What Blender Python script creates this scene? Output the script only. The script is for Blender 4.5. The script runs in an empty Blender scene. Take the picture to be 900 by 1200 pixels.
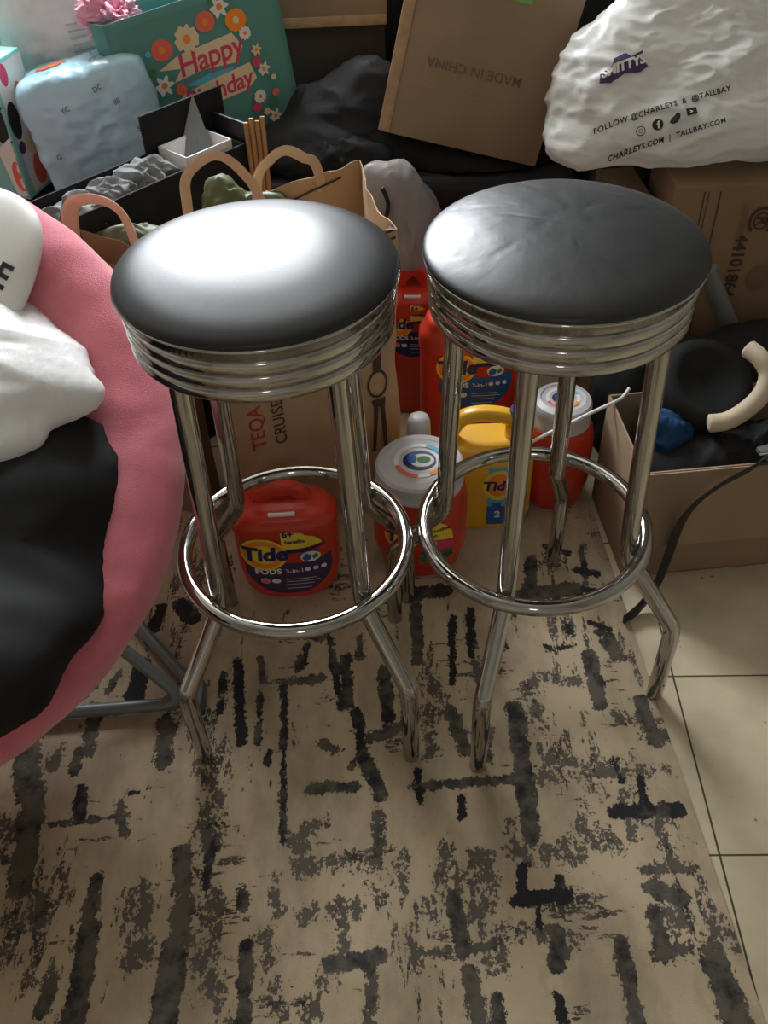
import bpy, bmesh, math, random
import numpy as np
from mathutils import Vector, Matrix, noise
from mathutils.bvhtree import BVHTree
random.seed(7)
PI=math.pi
SC=bpy.context.scene; COL=SC.collection
V=Vector

# ---------------------------------------------------------------- materials
def mat(name,col,rough=.5,metal=0,spec=.5,bump=None,var=None,sheen=0,trans=0,alpha=1,coat=0,subs=0):
    m=bpy.data.materials.new(name);m.use_nodes=True;nt=m.node_tree;b=nt.nodes['Principled BSDF']
    b.inputs['Base Color'].default_value=(*col,1);b.inputs['Roughness'].default_value=rough
    b.inputs['Metallic'].default_value=metal;b.inputs['Specular IOR Level'].default_value=spec
    if sheen:b.inputs['Sheen Weight'].default_value=sheen;b.inputs['Sheen Roughness'].default_value=.5
    if coat:b.inputs['Coat Weight'].default_value=coat
    if subs:b.inputs['Subsurface Weight'].default_value=subs;b.inputs['Subsurface Scale'].default_value=.02
    tc=nt.nodes.new('ShaderNodeTexCoord')
    if var:                      # (scale, amount, stretch)
        n=nt.nodes.new('ShaderNodeTexNoise');n.inputs['Scale'].default_value=var[0];n.inputs['Detail'].default_value=6
        mp=nt.nodes.new('ShaderNodeMapping');mp.inputs['Scale'].default_value=var[2] if len(var)>2 else (1,1,1)
        nt.links.new(tc.outputs['Object'],mp.inputs[0]);nt.links.new(mp.outputs[0],n.inputs['Vector'])
        r=nt.nodes.new('ShaderNodeMapRange');r.inputs[1].default_value=.3;r.inputs[2].default_value=.7
        r.inputs[3].default_value=1-var[1];r.inputs[4].default_value=1+var[1]*.6
        nt.links.new(n.outputs['Fac'],r.inputs[0])
        x=nt.nodes.new('ShaderNodeVectorMath');x.operation='SCALE';x.inputs[0].default_value=col
        nt.links.new(r.outputs[0],x.inputs['Scale']);nt.links.new(x.outputs[0],b.inputs['Base Color'])
    if bump:                     # (scale, strength, distance, stretch)
        n=nt.nodes.new('ShaderNodeTexNoise');n.inputs['Scale'].default_value=bump[0];n.inputs['Detail'].default_value=5
        mp=nt.nodes.new('ShaderNodeMapping');mp.inputs['Scale'].default_value=bump[3] if len(bump)>3 else (1,1,1)
        nt.links.new(tc.outputs['Object'],mp.inputs[0]);nt.links.new(mp.outputs[0],n.inputs['Vector'])
        u=nt.nodes.new('ShaderNodeBump');u.inputs['Strength'].default_value=bump[1];u.inputs['Distance'].default_value=bump[2]
        nt.links.new(n.outputs['Fac'],u.inputs['Height']);nt.links.new(u.outputs[0],b.inputs['Normal'])
    if trans or alpha<1:
        out=[q for q in nt.nodes if q.type=='OUTPUT_MATERIAL'][0];sh=b.outputs[0]
        if trans:
            t=nt.nodes.new('ShaderNodeBsdfTranslucent');t.inputs[0].default_value=(*col,1)
            mx=nt.nodes.new('ShaderNodeMixShader');mx.inputs[0].default_value=trans
            nt.links.new(sh,mx.inputs[1]);nt.links.new(t.outputs[0],mx.inputs[2]);sh=mx.outputs[0]
        if alpha<1:
            t=nt.nodes.new('ShaderNodeBsdfTransparent')
            mx=nt.nodes.new('ShaderNodeMixShader');mx.inputs[0].default_value=alpha
            nt.links.new(t.outputs[0],mx.inputs[1]);nt.links.new(sh,mx.inputs[2]);sh=mx.outputs[0]
        nt.links.new(sh,out.inputs['Surface'])
    return m
M={}
M['chrome']=mat('chrome',(.47,.46,.44),.075,1,bump=(60,.05,.0006))
M['band']=mat('polished_band',(.50,.49,.465),.10,1,bump=(25,.08,.001,(1,1,4)))
M['vinyl']=mat('black_vinyl',(.014,.015,.017),.40,0,.5,bump=(260,.12,.0006),coat=0)
M['vinyl_worn']=mat('worn_black_vinyl',(.018,.019,.020),.43,0,.6,bump=(110,.22,.0012))
M['fur']=mat('pink_plush',(.74,.20,.25),.9,0,.15,bump=(620,.6,.003),var=(22,.10),sheen=.6)
M['blackfab']=mat('black_fabric',(.012,.012,.013),.8,0,.3,bump=(300,.3,.001),var=(20,.3))
M['blacknylon']=mat('black_nylon',(.012,.013,.014),.5,0,.4,bump=(60,.3,.003))
M['greyfab']=mat('charcoal_fabric',(.020,.021,.023),.85,0,.3,bump=(200,.3,.001),var=(12,.2))
M['sofa']=mat('black_leather',(.014,.014,.015),.5,0,.4,bump=(120,.2,.001))
M['card']=mat('cardboard',(.33,.232,.15),.8,0,.25,bump=(90,.12,.001,(1,1,.1)),var=(7,.12))
M['card_dk']=mat('brown_cardboard',(.27,.17,.10),.82,0,.25,bump=(80,.12,.001),var=(7,.12))
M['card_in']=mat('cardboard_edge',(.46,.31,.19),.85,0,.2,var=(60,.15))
M['taupe']=mat('shaded_side_board',(.085,.07,.06),.8,0,.3,var=(9,.15))  # cardboard in shade, the darkness put into the colour
M['kraft']=mat('kraft_paper',(.50,.335,.20),.75,0,.3,bump=(35,.3,.003),var=(9,.1))
M['kraft_pale']=mat('kraft_handle',(.66,.49,.32),.7,0,.3,var=(30,.1))
M['ink']=mat('brown_ink',(.07,.04,.028),.8)
M['inkred']=mat('red_ink',(.42,.05,.04),.8)
M['inkblk']=mat('black_ink',(.015,.013,.016),.7)
M['inkfade']=mat('faded_ink',(.20,.125,.08),.8)
M['plastic_bag']=mat('white_film',(.86,.85,.82),.38,0,.4,bump=(22,.5,.006,(1,1,2.4)),trans=.25,alpha=.93)
M['plastic_bag2']=mat('bright_white_film',(.92,.92,.91),.35,0,.4,bump=(30,.35,.005,(2.5,1,1)),trans=.25)
M['grey_film']=mat('grey_clear_film',(.36,.33,.32),.3,0,.5,bump=(25,.5,.006),trans=.2,alpha=.82)
M['blue_film']=mat('pale_blue_film',(.48,.76,.90),.25,0,.5,bump=(24,.5,.005),trans=.1)
M['white_film']=mat('clear_white_film',(.80,.81,.79),.3,0,.5,bump=(20,.4,.005),var=(18,.12))
M['tissue']=mat('grey_tissue',(.24,.26,.265),.8,0,.2,bump=(30,.6,.006),trans=.15)
M['teal']=mat('teal_paper',(.10,.30,.27),.5,0,.4,var=(6,.1))
M['aqua']=mat('aqua_card',(.26,.66,.62),.5,0,.4,var=(10,.1))
M['orange']=mat('orange_red_plastic',(.62,.045,.02),.34,0,.5,coat=.2,var=(8,.08))
M['yellow']=mat('yellow_plastic',(.85,.48,.03),.35,0,.5,coat=.2)
M['silver']=mat('pale_grey_plastic',(.56,.55,.56),.4,0,.5)
M['whitep']=mat('white_plastic',(.78,.77,.74),.4)
M['navy']=mat('navy_print',(.012,.02,.12),.5)
M['purple']=mat('purple_print',(.06,.03,.10),.5)
M['blue']=mat('blue_print',(.02,.11,.42),.5)
M['cyan']=mat('cyan_print',(.1,.5,.7),.5)
M['orangelab']=mat('orange_print',(.9,.27,.02),.5)
M['yellowlab']=mat('yellow_print',(.9,.66,.06),.5)
M['white']=mat('white_print',(.8,.8,.78),.6)
M['greenlab']=mat('green_print',(.06,.22,.09),.6)
M['magenta']=mat('magenta_print',(.65,.05,.13),.6)
M['coral']=mat('coral_print',(.78,.15,.10),.6)
M['cream']=mat('cream_print',(.78,.66,.42),.6)
M['pinkpaper']=mat('pink_paper',(.85,.38,.52),.7,bump=(40,.5,.004))
M['greytube']=mat('grey_painted_steel',(.13,.145,.15),.45,.3,.5)
M['bluegrey']=mat('grey_steel_tube',(.17,.185,.18),.4,.2,.5)
M['beigefoam']=mat('beige_foam',(.62,.52,.38),.75,0,.3,bump=(80,.2,.001))
M['bluefab']=mat('blue_cloth',(.01,.055,.14),.8,0,.3,bump=(90,.3,.002))
M['greensticker']=mat('green_sticker',(.16,.46,.10),.5)
M['wood']=mat('wooden_stick',(.40,.20,.075),.6,var=(40,.3,(1,1,.1)))
M['greenbag']=mat('olive_green_film',(.07,.085,.03),.5)
M['wall']=mat('painted_wall',(.33,.30,.255),.8,0,.3,bump=(120,.1,.001))
M['ceil']=mat('ceiling_paint',(.45,.42,.36),.9)
M['frame']=mat('window_frame_paint',(.75,.75,.73),.5)
M['base']=mat('baseboard_paint',(.7,.68,.64),.5)

def glass_mat():
    m=bpy.data.materials.new('window_glass');m.use_nodes=True;nt=m.node_tree;nt.nodes.clear()
    o=nt.nodes.new('ShaderNodeOutputMaterial');t=nt.nodes.new('ShaderNodeBsdfTransparent');g=nt.nodes.new('ShaderNodeBsdfGlossy')
    g.inputs['Roughness'].default_value=.02;mx=nt.nodes.new('ShaderNodeMixShader');mx.inputs[0].default_value=.06
    nt.links.new(t.outputs[0],mx.inputs[1]);nt.links.new(g.outputs[0],mx.inputs[2]);nt.links.new(mx.outputs[0],o.inputs[0]);return m
M['glass']=glass_mat()

def floor_mat():
    m=bpy.data.materials.new('vinyl_tile');m.use_nodes=True;nt=m.node_tree;b=nt.nodes['Principled BSDF'];L=nt.links
    tc=nt.nodes.new('ShaderNodeTexCoord');mp=nt.nodes.new('ShaderNodeMapping')
    a=math.radians(2.4);mp.inputs['Rotation'].default_value=(0,0,a)
    # a grid corner lies at (0.459, 0.890)
    cx=.461*math.cos(a)-.890*math.sin(a);cy=.461*math.sin(a)+.890*math.cos(a)
    mp.inputs['Location'].default_value=(-cx+3.05,-cy+3.05,0)
    L.new(tc.outputs['Object'],mp.inputs[0])
    br=nt.nodes.new('ShaderNodeTexBrick');br.offset=0;br.squash=1
    br.inputs['Scale'].default_value=1;br.inputs['Brick Width'].default_value=.305;br.inputs['Row Height'].default_value=.305
    br.inputs['Mortar Size'].default_value=.0017;br.inputs['Mortar Smooth'].default_value=.2
    br.inputs['Color1'].default_value=(.66,.565,.39,1);br.inputs['Color2'].default_value=(.62,.53,.36,1);br.inputs['Mortar'].default_value=(.07,.05,.03,1)
    L.new(mp.outputs[0],br.inputs['Vector'])
    n=nt.nodes.new('ShaderNodeTexNoise');n.inputs['Scale'].default_value=9;n.inputs['Detail'].default_value=8;L.new(tc.outputs['Object'],n.inputs['Vector'])
    r=nt.nodes.new('ShaderNodeMapRange');r.inputs[1].default_value=.35;r.inputs[2].default_value=.7;r.inputs[3].default_value=.86;r.inputs[4].default_value=1.12;L.new(n.outputs['Fac'],r.inputs[0])
    v=nt.nodes.new('ShaderNodeTexVoronoi');v.inputs['Scale'].default_value=38;L.new(tc.outputs['Object'],v.inputs['Vector'])
    n2=nt.nodes.new('ShaderNodeTexNoise');n2.inputs['Scale'].default_value=17;L.new(tc.outputs['Object'],n2.inputs['Vector'])
    ad=nt.nodes.new('ShaderNodeMath');ad.operation='ADD';L.new(v.outputs['Distance'],ad.inputs[0]);L.new(n2.outputs['Fac'],ad.inputs[1])
    r2=nt.nodes.new('ShaderNodeMapRange');r2.inputs[1].default_value=.44;r2.inputs[2].default_value=.52;r2.inputs[3].default_value=.35;r2.inputs[4].default_value=1;L.new(ad.outputs[0],r2.inputs[0])
    mu=nt.nodes.new('ShaderNodeMath');mu.operation='MULTIPLY';L.new(r.outputs[0],mu.inputs[0]);L.new(r2.outputs[0],mu.inputs[1])
    x=nt.nodes.new('ShaderNodeVectorMath');x.operation='SCALE';L.new(br.outputs['Color'],x.inputs[0]);L.new(mu.outputs[0],x.inputs['Scale'])
    L.new(x.outputs[0],b.inputs['Base Color']);b.inputs['Roughness'].default_value=.45
    u=nt.nodes.new('ShaderNodeBump');u.inputs['Strength'].default_value=.15;u.inputs['Distance'].default_value=.002;L.new(n.outputs['Fac'],u.inputs['Height']);L.new(u.outputs[0],b.inputs['Normal'])
    return m
M['floor']=floor_mat()

def rug_mat():
    m=bpy.data.materials.new('distressed_rug');m.use_nodes=True;nt=m.node_tree;b=nt.nodes['Principled BSDF'];L=nt.links
    N=nt.nodes.new
    def math_(op,a,c=None,clamp=False):
        q=N('ShaderNodeMath');q.operation=op;q.use_clamp=clamp
        for i,s in enumerate((a,c)):
            if s is None:continue
            if isinstance(s,(int,float)):q.inputs[i].default_value=s
            else:L.new(s,q.inputs[i])
        return q.outputs[0]
    def rng(v,a,c,d=0,e=1):
        q=N('ShaderNodeMapRange');q.inputs[1].default_value=a;q.inputs[2].default_value=c;q.inputs[3].default_value=d;q.inputs[4].default_value=e;L.new(v,q.inputs[0]);return q.outputs[0]
    tc=N('ShaderNodeTexCoord')
    def noise_(scale,st,det=5,rough=.6):
        mp=N('ShaderNodeMapping');mp.inputs['Scale'].default_value=st;L.new(tc.outputs['Object'],mp.inputs[0])
        n=N('ShaderNodeTexNoise');n.inputs['Scale'].default_value=scale;n.inputs['Detail'].default_value=det;n.inputs['Roughness'].default_value=rough;L.new(mp.outputs[0],n.inputs['Vector']);return n.outputs['Fac']
    at=N('ShaderNodeAttribute');at.attribute_name='pattern';sp=N('ShaderNodeSeparateColor');L.new(at.outputs['Color'],sp.inputs[0])
    rag=noise_(60,(1,.6,1),7,.72)          # ragged edge
    rag2=noise_(190,(1,.8,1),3,.6)
    e=math_('ADD',rag,math_('MULTIPLY',rag2,.5))   # centred on .75
    amp=rng(sp.outputs[1],.5,.65,2.1,.85)
    k=math_('ADD',sp.outputs[0],math_('MULTIPLY',math_('SUBTRACT',e,.75),amp))
    m1=rng(k,.43,.47)                      # stroke mask
    # small broken ticks along the weave, both ways
    sv=noise_(52,(1,.26,1),5,.7);sh=noise_(52,(.26,1.0,1),5,.7);pt=noise_(4.5,(1,.7,1),2,.5);pt2=noise_(6,(1,1,1),2,.5)
    tv=rng(math_('ADD',sv,math_('MULTIPLY',math_('SUBTRACT',pt,.5),.8)),.640,.66)
    th=rng(math_('ADD',sh,math_('MULTIPLY',math_('SUBTRACT',pt2,.5),.8)),.650,.67)
    tk=math_('MULTIPLY',math_('MAXIMUM',tv,th),rng(rag2,.40,.46))
    mask=math_('MAXIMUM',m1,math_('MULTIPLY',tk,.9))
    # colour of the dark yarn: olive grey to black
    dk=N('ShaderNodeMix');dk.data_type='RGBA';dk.inputs[6].default_value=(.115,.10,.078,1);dk.inputs[7].default_value=(.022,.02,.022,1)
    L.new(rng(math_('ADD',math_('MAXIMUM',sp.outputs[1],math_('MULTIPLY',tk,.72)),math_('MULTIPLY',math_('SUBTRACT',noise_(38,(1,1,1),4,.6),.5),1.2)),.55,.85),dk.inputs[0])
    cr=N('ShaderNodeMix');cr.data_type='RGBA';cr.inputs[6].default_value=(.51,.405,.27,1);cr.inputs[7].default_value=(.32,.25,.17,1)
    L.new(rng(noise_(8,(1,.5,1),7,.65),.44,.66),cr.inputs[0])
    mx=N('ShaderNodeMix');mx.data_type='RGBA';L.new(mask,mx.inputs[0]);L.new(cr.outputs[2],mx.inputs[6]);L.new(dk.outputs[2],mx.inputs[7])
    L.new(mx.outputs[2],b.inputs['Base Color']);b.inputs['Roughness'].default_value=.85;b.inputs['Specular IOR Level'].default_value=.2
    b.inputs['Sheen Weight'].default_value=.15
    bu=N('ShaderNodeBump');bu.inputs['Strength'].default_value=.35;bu.inputs['Distance'].default_value=.0025
    L.new(math_('SUBTRACT',noise_(420,(1,1,1),2,.5),math_('MULTIPLY',mask,.7)),bu.inputs['Height']);L.new(bu.outputs[0],b.inputs['Normal'])
    return m
M['rug']=rug_mat()

# ---------------------------------------------------------------- mesh builder
class MB:
    def __init__(s,M0=None): s.v=[];s.f=[];s.mi=[];s.M=M0 or Matrix.Identity(4)
    def add(s,vs,fs,mi=0):
        o=len(s.v);s.v+=[tuple(s.M@V(p)) for p in vs];s.f+=[[i+o for i in f] for f in fs];s.mi+=[mi]*len(fs);return s
    def bm(s,b,mi=0):
        b.verts.index_update();s.add([v.co.copy() for v in b.verts],[[v.index for v in f.verts] for f in b.faces],mi);b.free();return s
    def box(s,c,d,bev=.002,rot=None,mi=0,seg=2):
        b=bmesh.new();bmesh.ops.create_cube(b,size=1)
        for v in b.verts:v.co=V((v.co.x*d[0],v.co.y*d[1],v.co.z*d[2]))
        if bev:bmesh.ops.bevel(b,geom=b.edges[:]+b.verts[:],offset=bev,segments=seg,affect='EDGES',profile=.5)
        for v in b.verts:
            if rot is not None:v.co=rot@v.co
            v.co+=V(c)
        return s.bm(b,mi)
    def lathe(s,prof,c=(0,0,0),seg=48,mi=0,closed=False,sx=1,sy=1):
        vs=[];fs=[];n=len(prof)
        for i in range(seg):
            t=2*PI*i/seg
            for r,z in prof:vs.append((c[0]+r*math.cos(t)*sx,c[1]+r*math.sin(t)*sy,c[2]+z))
        for i in range(seg):
            j=(i+1)%seg
            for k in range(n if closed else n-1):
                l=(k+1)%n;fs.append([i*n+k,j*n+k,j*n+l,i*n+l])
        if not closed:
            if prof[0][0]>1e-5:fs.append([i*n for i in range(seg)][::-1])
            if prof[-1][0]>1e-5:fs.append([i*n+n-1 for i in range(seg)])
        return s.add(vs,fs,mi)
    def tube(s,pts,r,seg=12,closed=False,mi=0,flat=None,up=None,caps=True):
        P=[V(p) for p in pts];n=len(P);vs=[];fs=[]
        T=[]
        for i in range(n):
            a=P[(i-1)%n] if closed or i>0 else P[i];b=P[(i+1)%n] if closed or i<n-1 else P[i]
            T.append((b-a).normalized())
        N=V(up) if up is not None else (V((0,0,1)) if abs(T[0].z)<.9 else V((1,0,0)))
        for i in range(n):
            N=(N-T[i]*N.dot(T[i])).normalized();B=T[i].cross(N)
            rr=r[i] if isinstance(r,(list,tuple)) else r
            ra,rb=(rr,rr) if flat is None else (rr,rr*flat)
            for k in range(seg):
                t=2*PI*k/seg;c_,s_=math.cos(t),math.sin(t)
                if flat is not None:  # squarer section for straps
                    c_=math.copysign(abs(c_)**.5,c_);s_=math.copysign(abs(s_)**.5,s_)
                vs.append(P[i]+B*c_*ra+N*s_*rb)
        for i in range(n if closed else n-1):
            j=(i+1)%n
            for k in range(seg):
                l=(k+1)%seg;fs.append([i*seg+k,j*seg+k,j*seg+l,i*seg+l])
        if not closed and caps:
            fs.append([k for k in range(seg)]);fs.append([(n-1)*seg+k for k in range(seg)][::-1])
        return s.add(vs,fs,mi)
    def grid(s,fn,nu,nv,mi=0,cu=False,cv=False):
        vs=[fn(i/(nu if cu else nu-1),j/(nv if cv else nv-1)) for i in range(nu) for j in range(nv)];fs=[]
        for i in range(nu if cu else nu-1):
            for j in range(nv if cv else nv-1):
                a=i;b=(i+1)%nu;c=j;d=(j+1)%nv
                fs.append([a*nv+c,b*nv+c,b*nv+d,a*nv+d])
        return s.add(vs,fs,mi)
    def build(s,name,m,parent=None,sharp=40,props=None):
        me=bpy.data.meshes.new(name);off=parent.location if parent is not None and parent.type=='EMPTY' else (V(parent['_o']) if parent is not None else V((0,0,0)))
        inv=V(off)
        me.from_pydata([V(p)-inv for p in s.v],[],s.f)
        ms=m if isinstance(m,(list,tuple)) else [m]
        for q in ms:me.materials.append(q)
        for p,i in zip(me.polygons,s.mi):p.material_index=i;p.use_smooth=True
        b=bmesh.new();b.from_mesh(me);bmesh.ops.recalc_face_normals(b,faces=b.faces[:]);b.to_mesh(me);b.free()
        if sharp:me.set_sharp_from_angle(angle=math.radians(sharp))
        o=bpy.data.objects.new(name,me);COL.objects.link(o)
        o['_o']=list(inv)
        if parent is not None:o.parent=parent
        if props:
            for k,v in props.items():o[k]=v
        return o
def thing(name,label,cat,loc=(0,0,0),group=None):
    o=bpy.data.objects.new(name,None);COL.objects.link(o);o.location=loc;o['label']=label;o['category']=cat;o.empty_display_size=.05
    if group:o['group']=group
    return o
def tag(o,label,cat,group=None):
    o['label']=label;o['category']=cat
    if group:o['group']=group
    return o
def struct(o): o['kind']='structure';return o
def fillet(pts,rad,n=6):
    P=[V(p) for p in pts];out=[P[0]]
    for i in range(1,len(P)-1):
        a,b,c=P[i-1],P[i],P[i+1];d1=(a-b);d2=(c-b);r=min(rad,d1.length*.45,d2.length*.45)
        A=b+d1.normalized()*r;B=b+d2.normalized()*r
        for k in range(n+1):
            t=k/n;out.append(A*(1-t)**2+b*2*t*(1-t)+B*t*t)
    out.append(P[-1]);return out
def catmull(pts,n=8,closed=False):
    P=[V(p) for p in pts];m=len(P);out=[]
    for i in range(m if closed else m-1):
        g=lambda k:P[k%m] if closed else P[max(0,min(m-1,k))]
        a,b,c,d=g(i-1),g(i),g(i+1),g(i+2)
        for k in range(n):
            t=k/n;out.append(.5*((2*b)+(c-a)*t+(2*a-5*b+4*c-d)*t*t+(3*b-a-3*c+d)*t**3))
    if not closed:out.append(P[-1])
    return out
def nz(p,s,o=0): return noise.noise(V((p[0]*s+o,p[1]*s+o*.7,p[2]*s-o)))
def ridge(p,s,o=0): return 1-2*abs(nz(p,s,o))

def blob(prims,center,k=.03,nu=96,nv=56,amp=.0,freq=10,zmin=None,zmax=None,seed=0,an=(1,1,1),power=2,rmax=.8,ytop=None,fine=.25):
    """star-shaped soft mass around a centre: smooth union of ellipsoids (centre, radii) with creases."""
    c=np.array(center,float);th=np.linspace(0,2*np.pi,nu,endpoint=False);ph=np.linspace(0,np.pi,nv)
    TH,PH=np.meshgrid(th,ph,indexing='ij')
    D=np.stack([np.cos(TH)*np.sin(PH),np.sin(TH)*np.sin(PH),np.cos(PH)],-1).reshape(-1,3)
    rs=np.linspace(.005,rmax,260);res=np.zeros(len(D));done=np.zeros(len(D),bool);prev=None
    for r in rs:
        P=c+D*r;acc=None
        for pc,pr in prims:
            q=(P-np.array(pc))/np.array(pr);k0=(np.abs(q)**power).sum(1)**(1/power);d=(k0-1)*min(pr)
            if acc is None:acc=d
            else:
                h=np.clip(.5+.5*(acc-d)/k,0,1);acc=acc*(1-h)+d*h-k*h*(1-h)
        hit=(acc>0)&~done
        if prev is not None:
            f=np.clip(prev/(prev-acc+1e-9),0,1);res[hit]=(r-(rs[1]-rs[0])*(1-f))[hit]
        else:res[hit]=r
        done|=hit;prev=acc
    res[~done]=rmax
    P=c+D*res[:,None]
    vs=[]
    for p,d in zip(P,D):
        if amp:
            q=(p[0]*an[0],p[1]*an[1],p[2]*an[2])
            a=ridge(q,freq,seed)*.6+ridge(q,freq*2.3,seed+5)*.4*1+nz(q,freq*.5,seed+9)*.8+ridge(q,freq*5,seed+3)*fine
            p=p+d*(a-.5)*amp
        z=p[2]
        if zmin is not None and z<zmin:z=zmin+(z-zmin)*.02
        if zmax is not None and z>zmax:z=zmax
        vs.append((p[0],p[1],z))
    fs=[]
    for i in range(nu):
        j=(i+1)%nu
        for t in range(nv-1):
            if t==0:fs.append([i*nv,i*nv+1,j*nv+1])
            elif t==nv-2:fs.append([i*nv+t,i*nv+t+1,j*nv+t])
            else:fs.append([i*nv+t,i*nv+t+1,j*nv+t+1,j*nv+t])
    # one shared vertex at each pole
    top=vs[0];bot=vs[nv-1];remap={}
    for i in range(nu):remap[i*nv]=0;remap[i*nv+nv-1]=nv-1
    fs=[[remap.get(a,a) for a in f] for f in fs]
    used=sorted({a for f in fs for a in f});ix={a:n for n,a in enumerate(used)}
    return [vs[a] for a in used],[[ix[a] for a in f] for f in fs]

# ---------------------------------------------------------------- printed marks laid on a surface
def text2d(s,size,bold=0,shear=0,space=1,align='CENTER'):
    cu=bpy.data.curves.new('t','FONT');cu.body=s;cu.size=size;cu.align_x=align;cu.align_y='CENTER';cu.offset=bold;cu.shear=shear;cu.space_character=space;cu.resolution_u=3
    ob=bpy.data.objects.new('t',cu);COL.objects.link(ob);bpy.context.view_layer.update()
    me=bpy.data.meshes.new_from_object(ob);vs=[(v.co.x,v.co.y) for v in me.vertices];fs=[list(p.vertices) for p in me.polygons]
    bpy.data.objects.remove(ob);bpy.data.curves.remove(cu);bpy.data.meshes.remove(me);return vs,fs
def poly2d(pts): return [tuple(p) for p in pts],[list(range(len(pts)))]
def ell2d(cx,cy,rx,ry,n=36,rot=0):
    return poly2d([(cx+rx*math.cos(2*PI*i/n)*math.cos(rot)-ry*math.sin(2*PI*i/n)*math.sin(rot),cy+rx*math.cos(2*PI*i/n)*math.sin(rot)+ry*math.sin(2*PI*i/n)*math.cos(rot)) for i in range(n)])
def ring2d(cx,cy,r0,r1,n=36,sx=1,sy=1,a0=0,a1=2*PI):
    vs=[];fs=[];full=abs(a1-a0-2*PI)<1e-3
    for i in range(n+1):
        t=a0+(a1-a0)*i/n;vs+= [(cx+r0*math.cos(t)*sx,cy+r0*math.sin(t)*sy),(cx+r1*math.cos(t)*sx,cy+r1*math.sin(t)*sy)]
    for i in range(n):fs.append([2*i,2*i+1,2*i+3,2*i+2])
    return vs,fs
def rect2d(x0,y0,x1,y1): return poly2d([(x0,y0),(x1,y0),(x1,y1),(x0,y1)])
def flower2d(cx,cy,r,n=6,d=.45):
    return poly2d([(cx+r*(1-d*.5+d*.5*math.cos(n*t))*math.cos(t),cy+r*(1-d*.5+d*.5*math.cos(n*t))*math.sin(t)) for t in [2*PI*i/60 for i in range(60)]])
def xf(shape,dx=0,dy=0,rot=0,sx=1,sy=1):
    vs,fs=shape;c,s=math.cos(rot),math.sin(rot)
    return [((x*sx)*c-(y*sy)*s+dx,(x*sx)*s+(y*sy)*c+dy) for x,y in vs],fs
class Decal:
    """flat printed shapes projected onto the surface of a finished mesh object (world coords)."""
    def __init__(s,targets,origin,X,Y,lift=.0007,maxlen=.012):
        s.O=V(origin);s.X=V(X).normalized();Y=V(Y);s.Y=(Y-s.X*Y.dot(s.X)).normalized();s.N=s.X.cross(s.Y)
        s.mb=MB();s.mats=[];s.layer=0;s.lift=lift;s.ml=maxlen
        vs=[];fs=[]
        for t in targets:
            o=len(vs);off=V(t['_o']);vs+=[v.co+off for v in t.data.vertices];fs+=[[i+o for i in p.vertices] for p in t.data.polygons]
        s.bvh=BVHTree.FromPolygons(vs,fs)
    def add(s,shape,m,lift=None):
        s.layer+=1;b=bmesh.new();vv=[b.verts.new((x,y,0)) for x,y in shape[0]]
        for f in shape[1]:
            try:b.faces.new([vv[i] for i in f])
            except ValueError:pass
        bmesh.ops.triangulate(b,faces=b.faces[:])
        for _ in range(6):
            L=[e for e in b.edges if e.calc_length()>s.ml]
            if not L:break
            bmesh.ops.subdivide_edges(b,edges=L,cuts=1);bmesh.ops.triangulate(b,faces=[f for f in b.faces if len(f.verts)>3])
        b.verts.index_update();out=[];ok=[]
        lf=(s.lift+s.layer*.00018) if lift is None else lift
        for v in b.verts:
            p=s.O+s.X*v.co.x+s.Y*v.co.y;h=s.bvh.ray_cast(p+s.N*.25,-s.N,.6)
            if h[0] is None:out.append(p);ok.append(False)
            else:out.append(h[0]+s.N*lf);ok.append(True)
        fs=[[v.index for v in f.verts] for f in b.faces if all(ok[v.index] for v in f.verts)];b.free()
        if m not in s.mats:s.mats.append(m)
        s.mb.add(out,fs,s.mats.index(m));return s
    def build(s,name,parent,props=None):
        used=sorted({i for f in s.mb.f for i in f});ix={a:n for n,a in enumerate(used)}
        s.mb.v=[s.mb.v[i] for i in used];s.mb.f=[[ix[i] for i in f] for f in s.mb.f]
        me_off=V(parent['_o']) if '_o' in parent.keys() else parent.location
        me=bpy.data.meshes.new(name);me.from_pydata([V(p)-V(me_off) for p in s.mb.v],[],s.mb.f)
        for q in s.mats:me.materials.append(q)
        for p,i in zip(me.polygons,s.mb.mi):p.material_index=i
        o=bpy.data.objects.new(name,me);COL.objects.link(o);o['_o']=list(me_off);o.parent=parent
        if props:
            for k,v in props.items():o[k]=v
        return o
    def flush(s,name,parent,props=None):      # finish one printed piece, start the next on the same surface
        o=s.build(name,parent,props);s.mb=MB();s.mats=[];return o
LP=(150,6);EXPO=0.0
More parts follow.
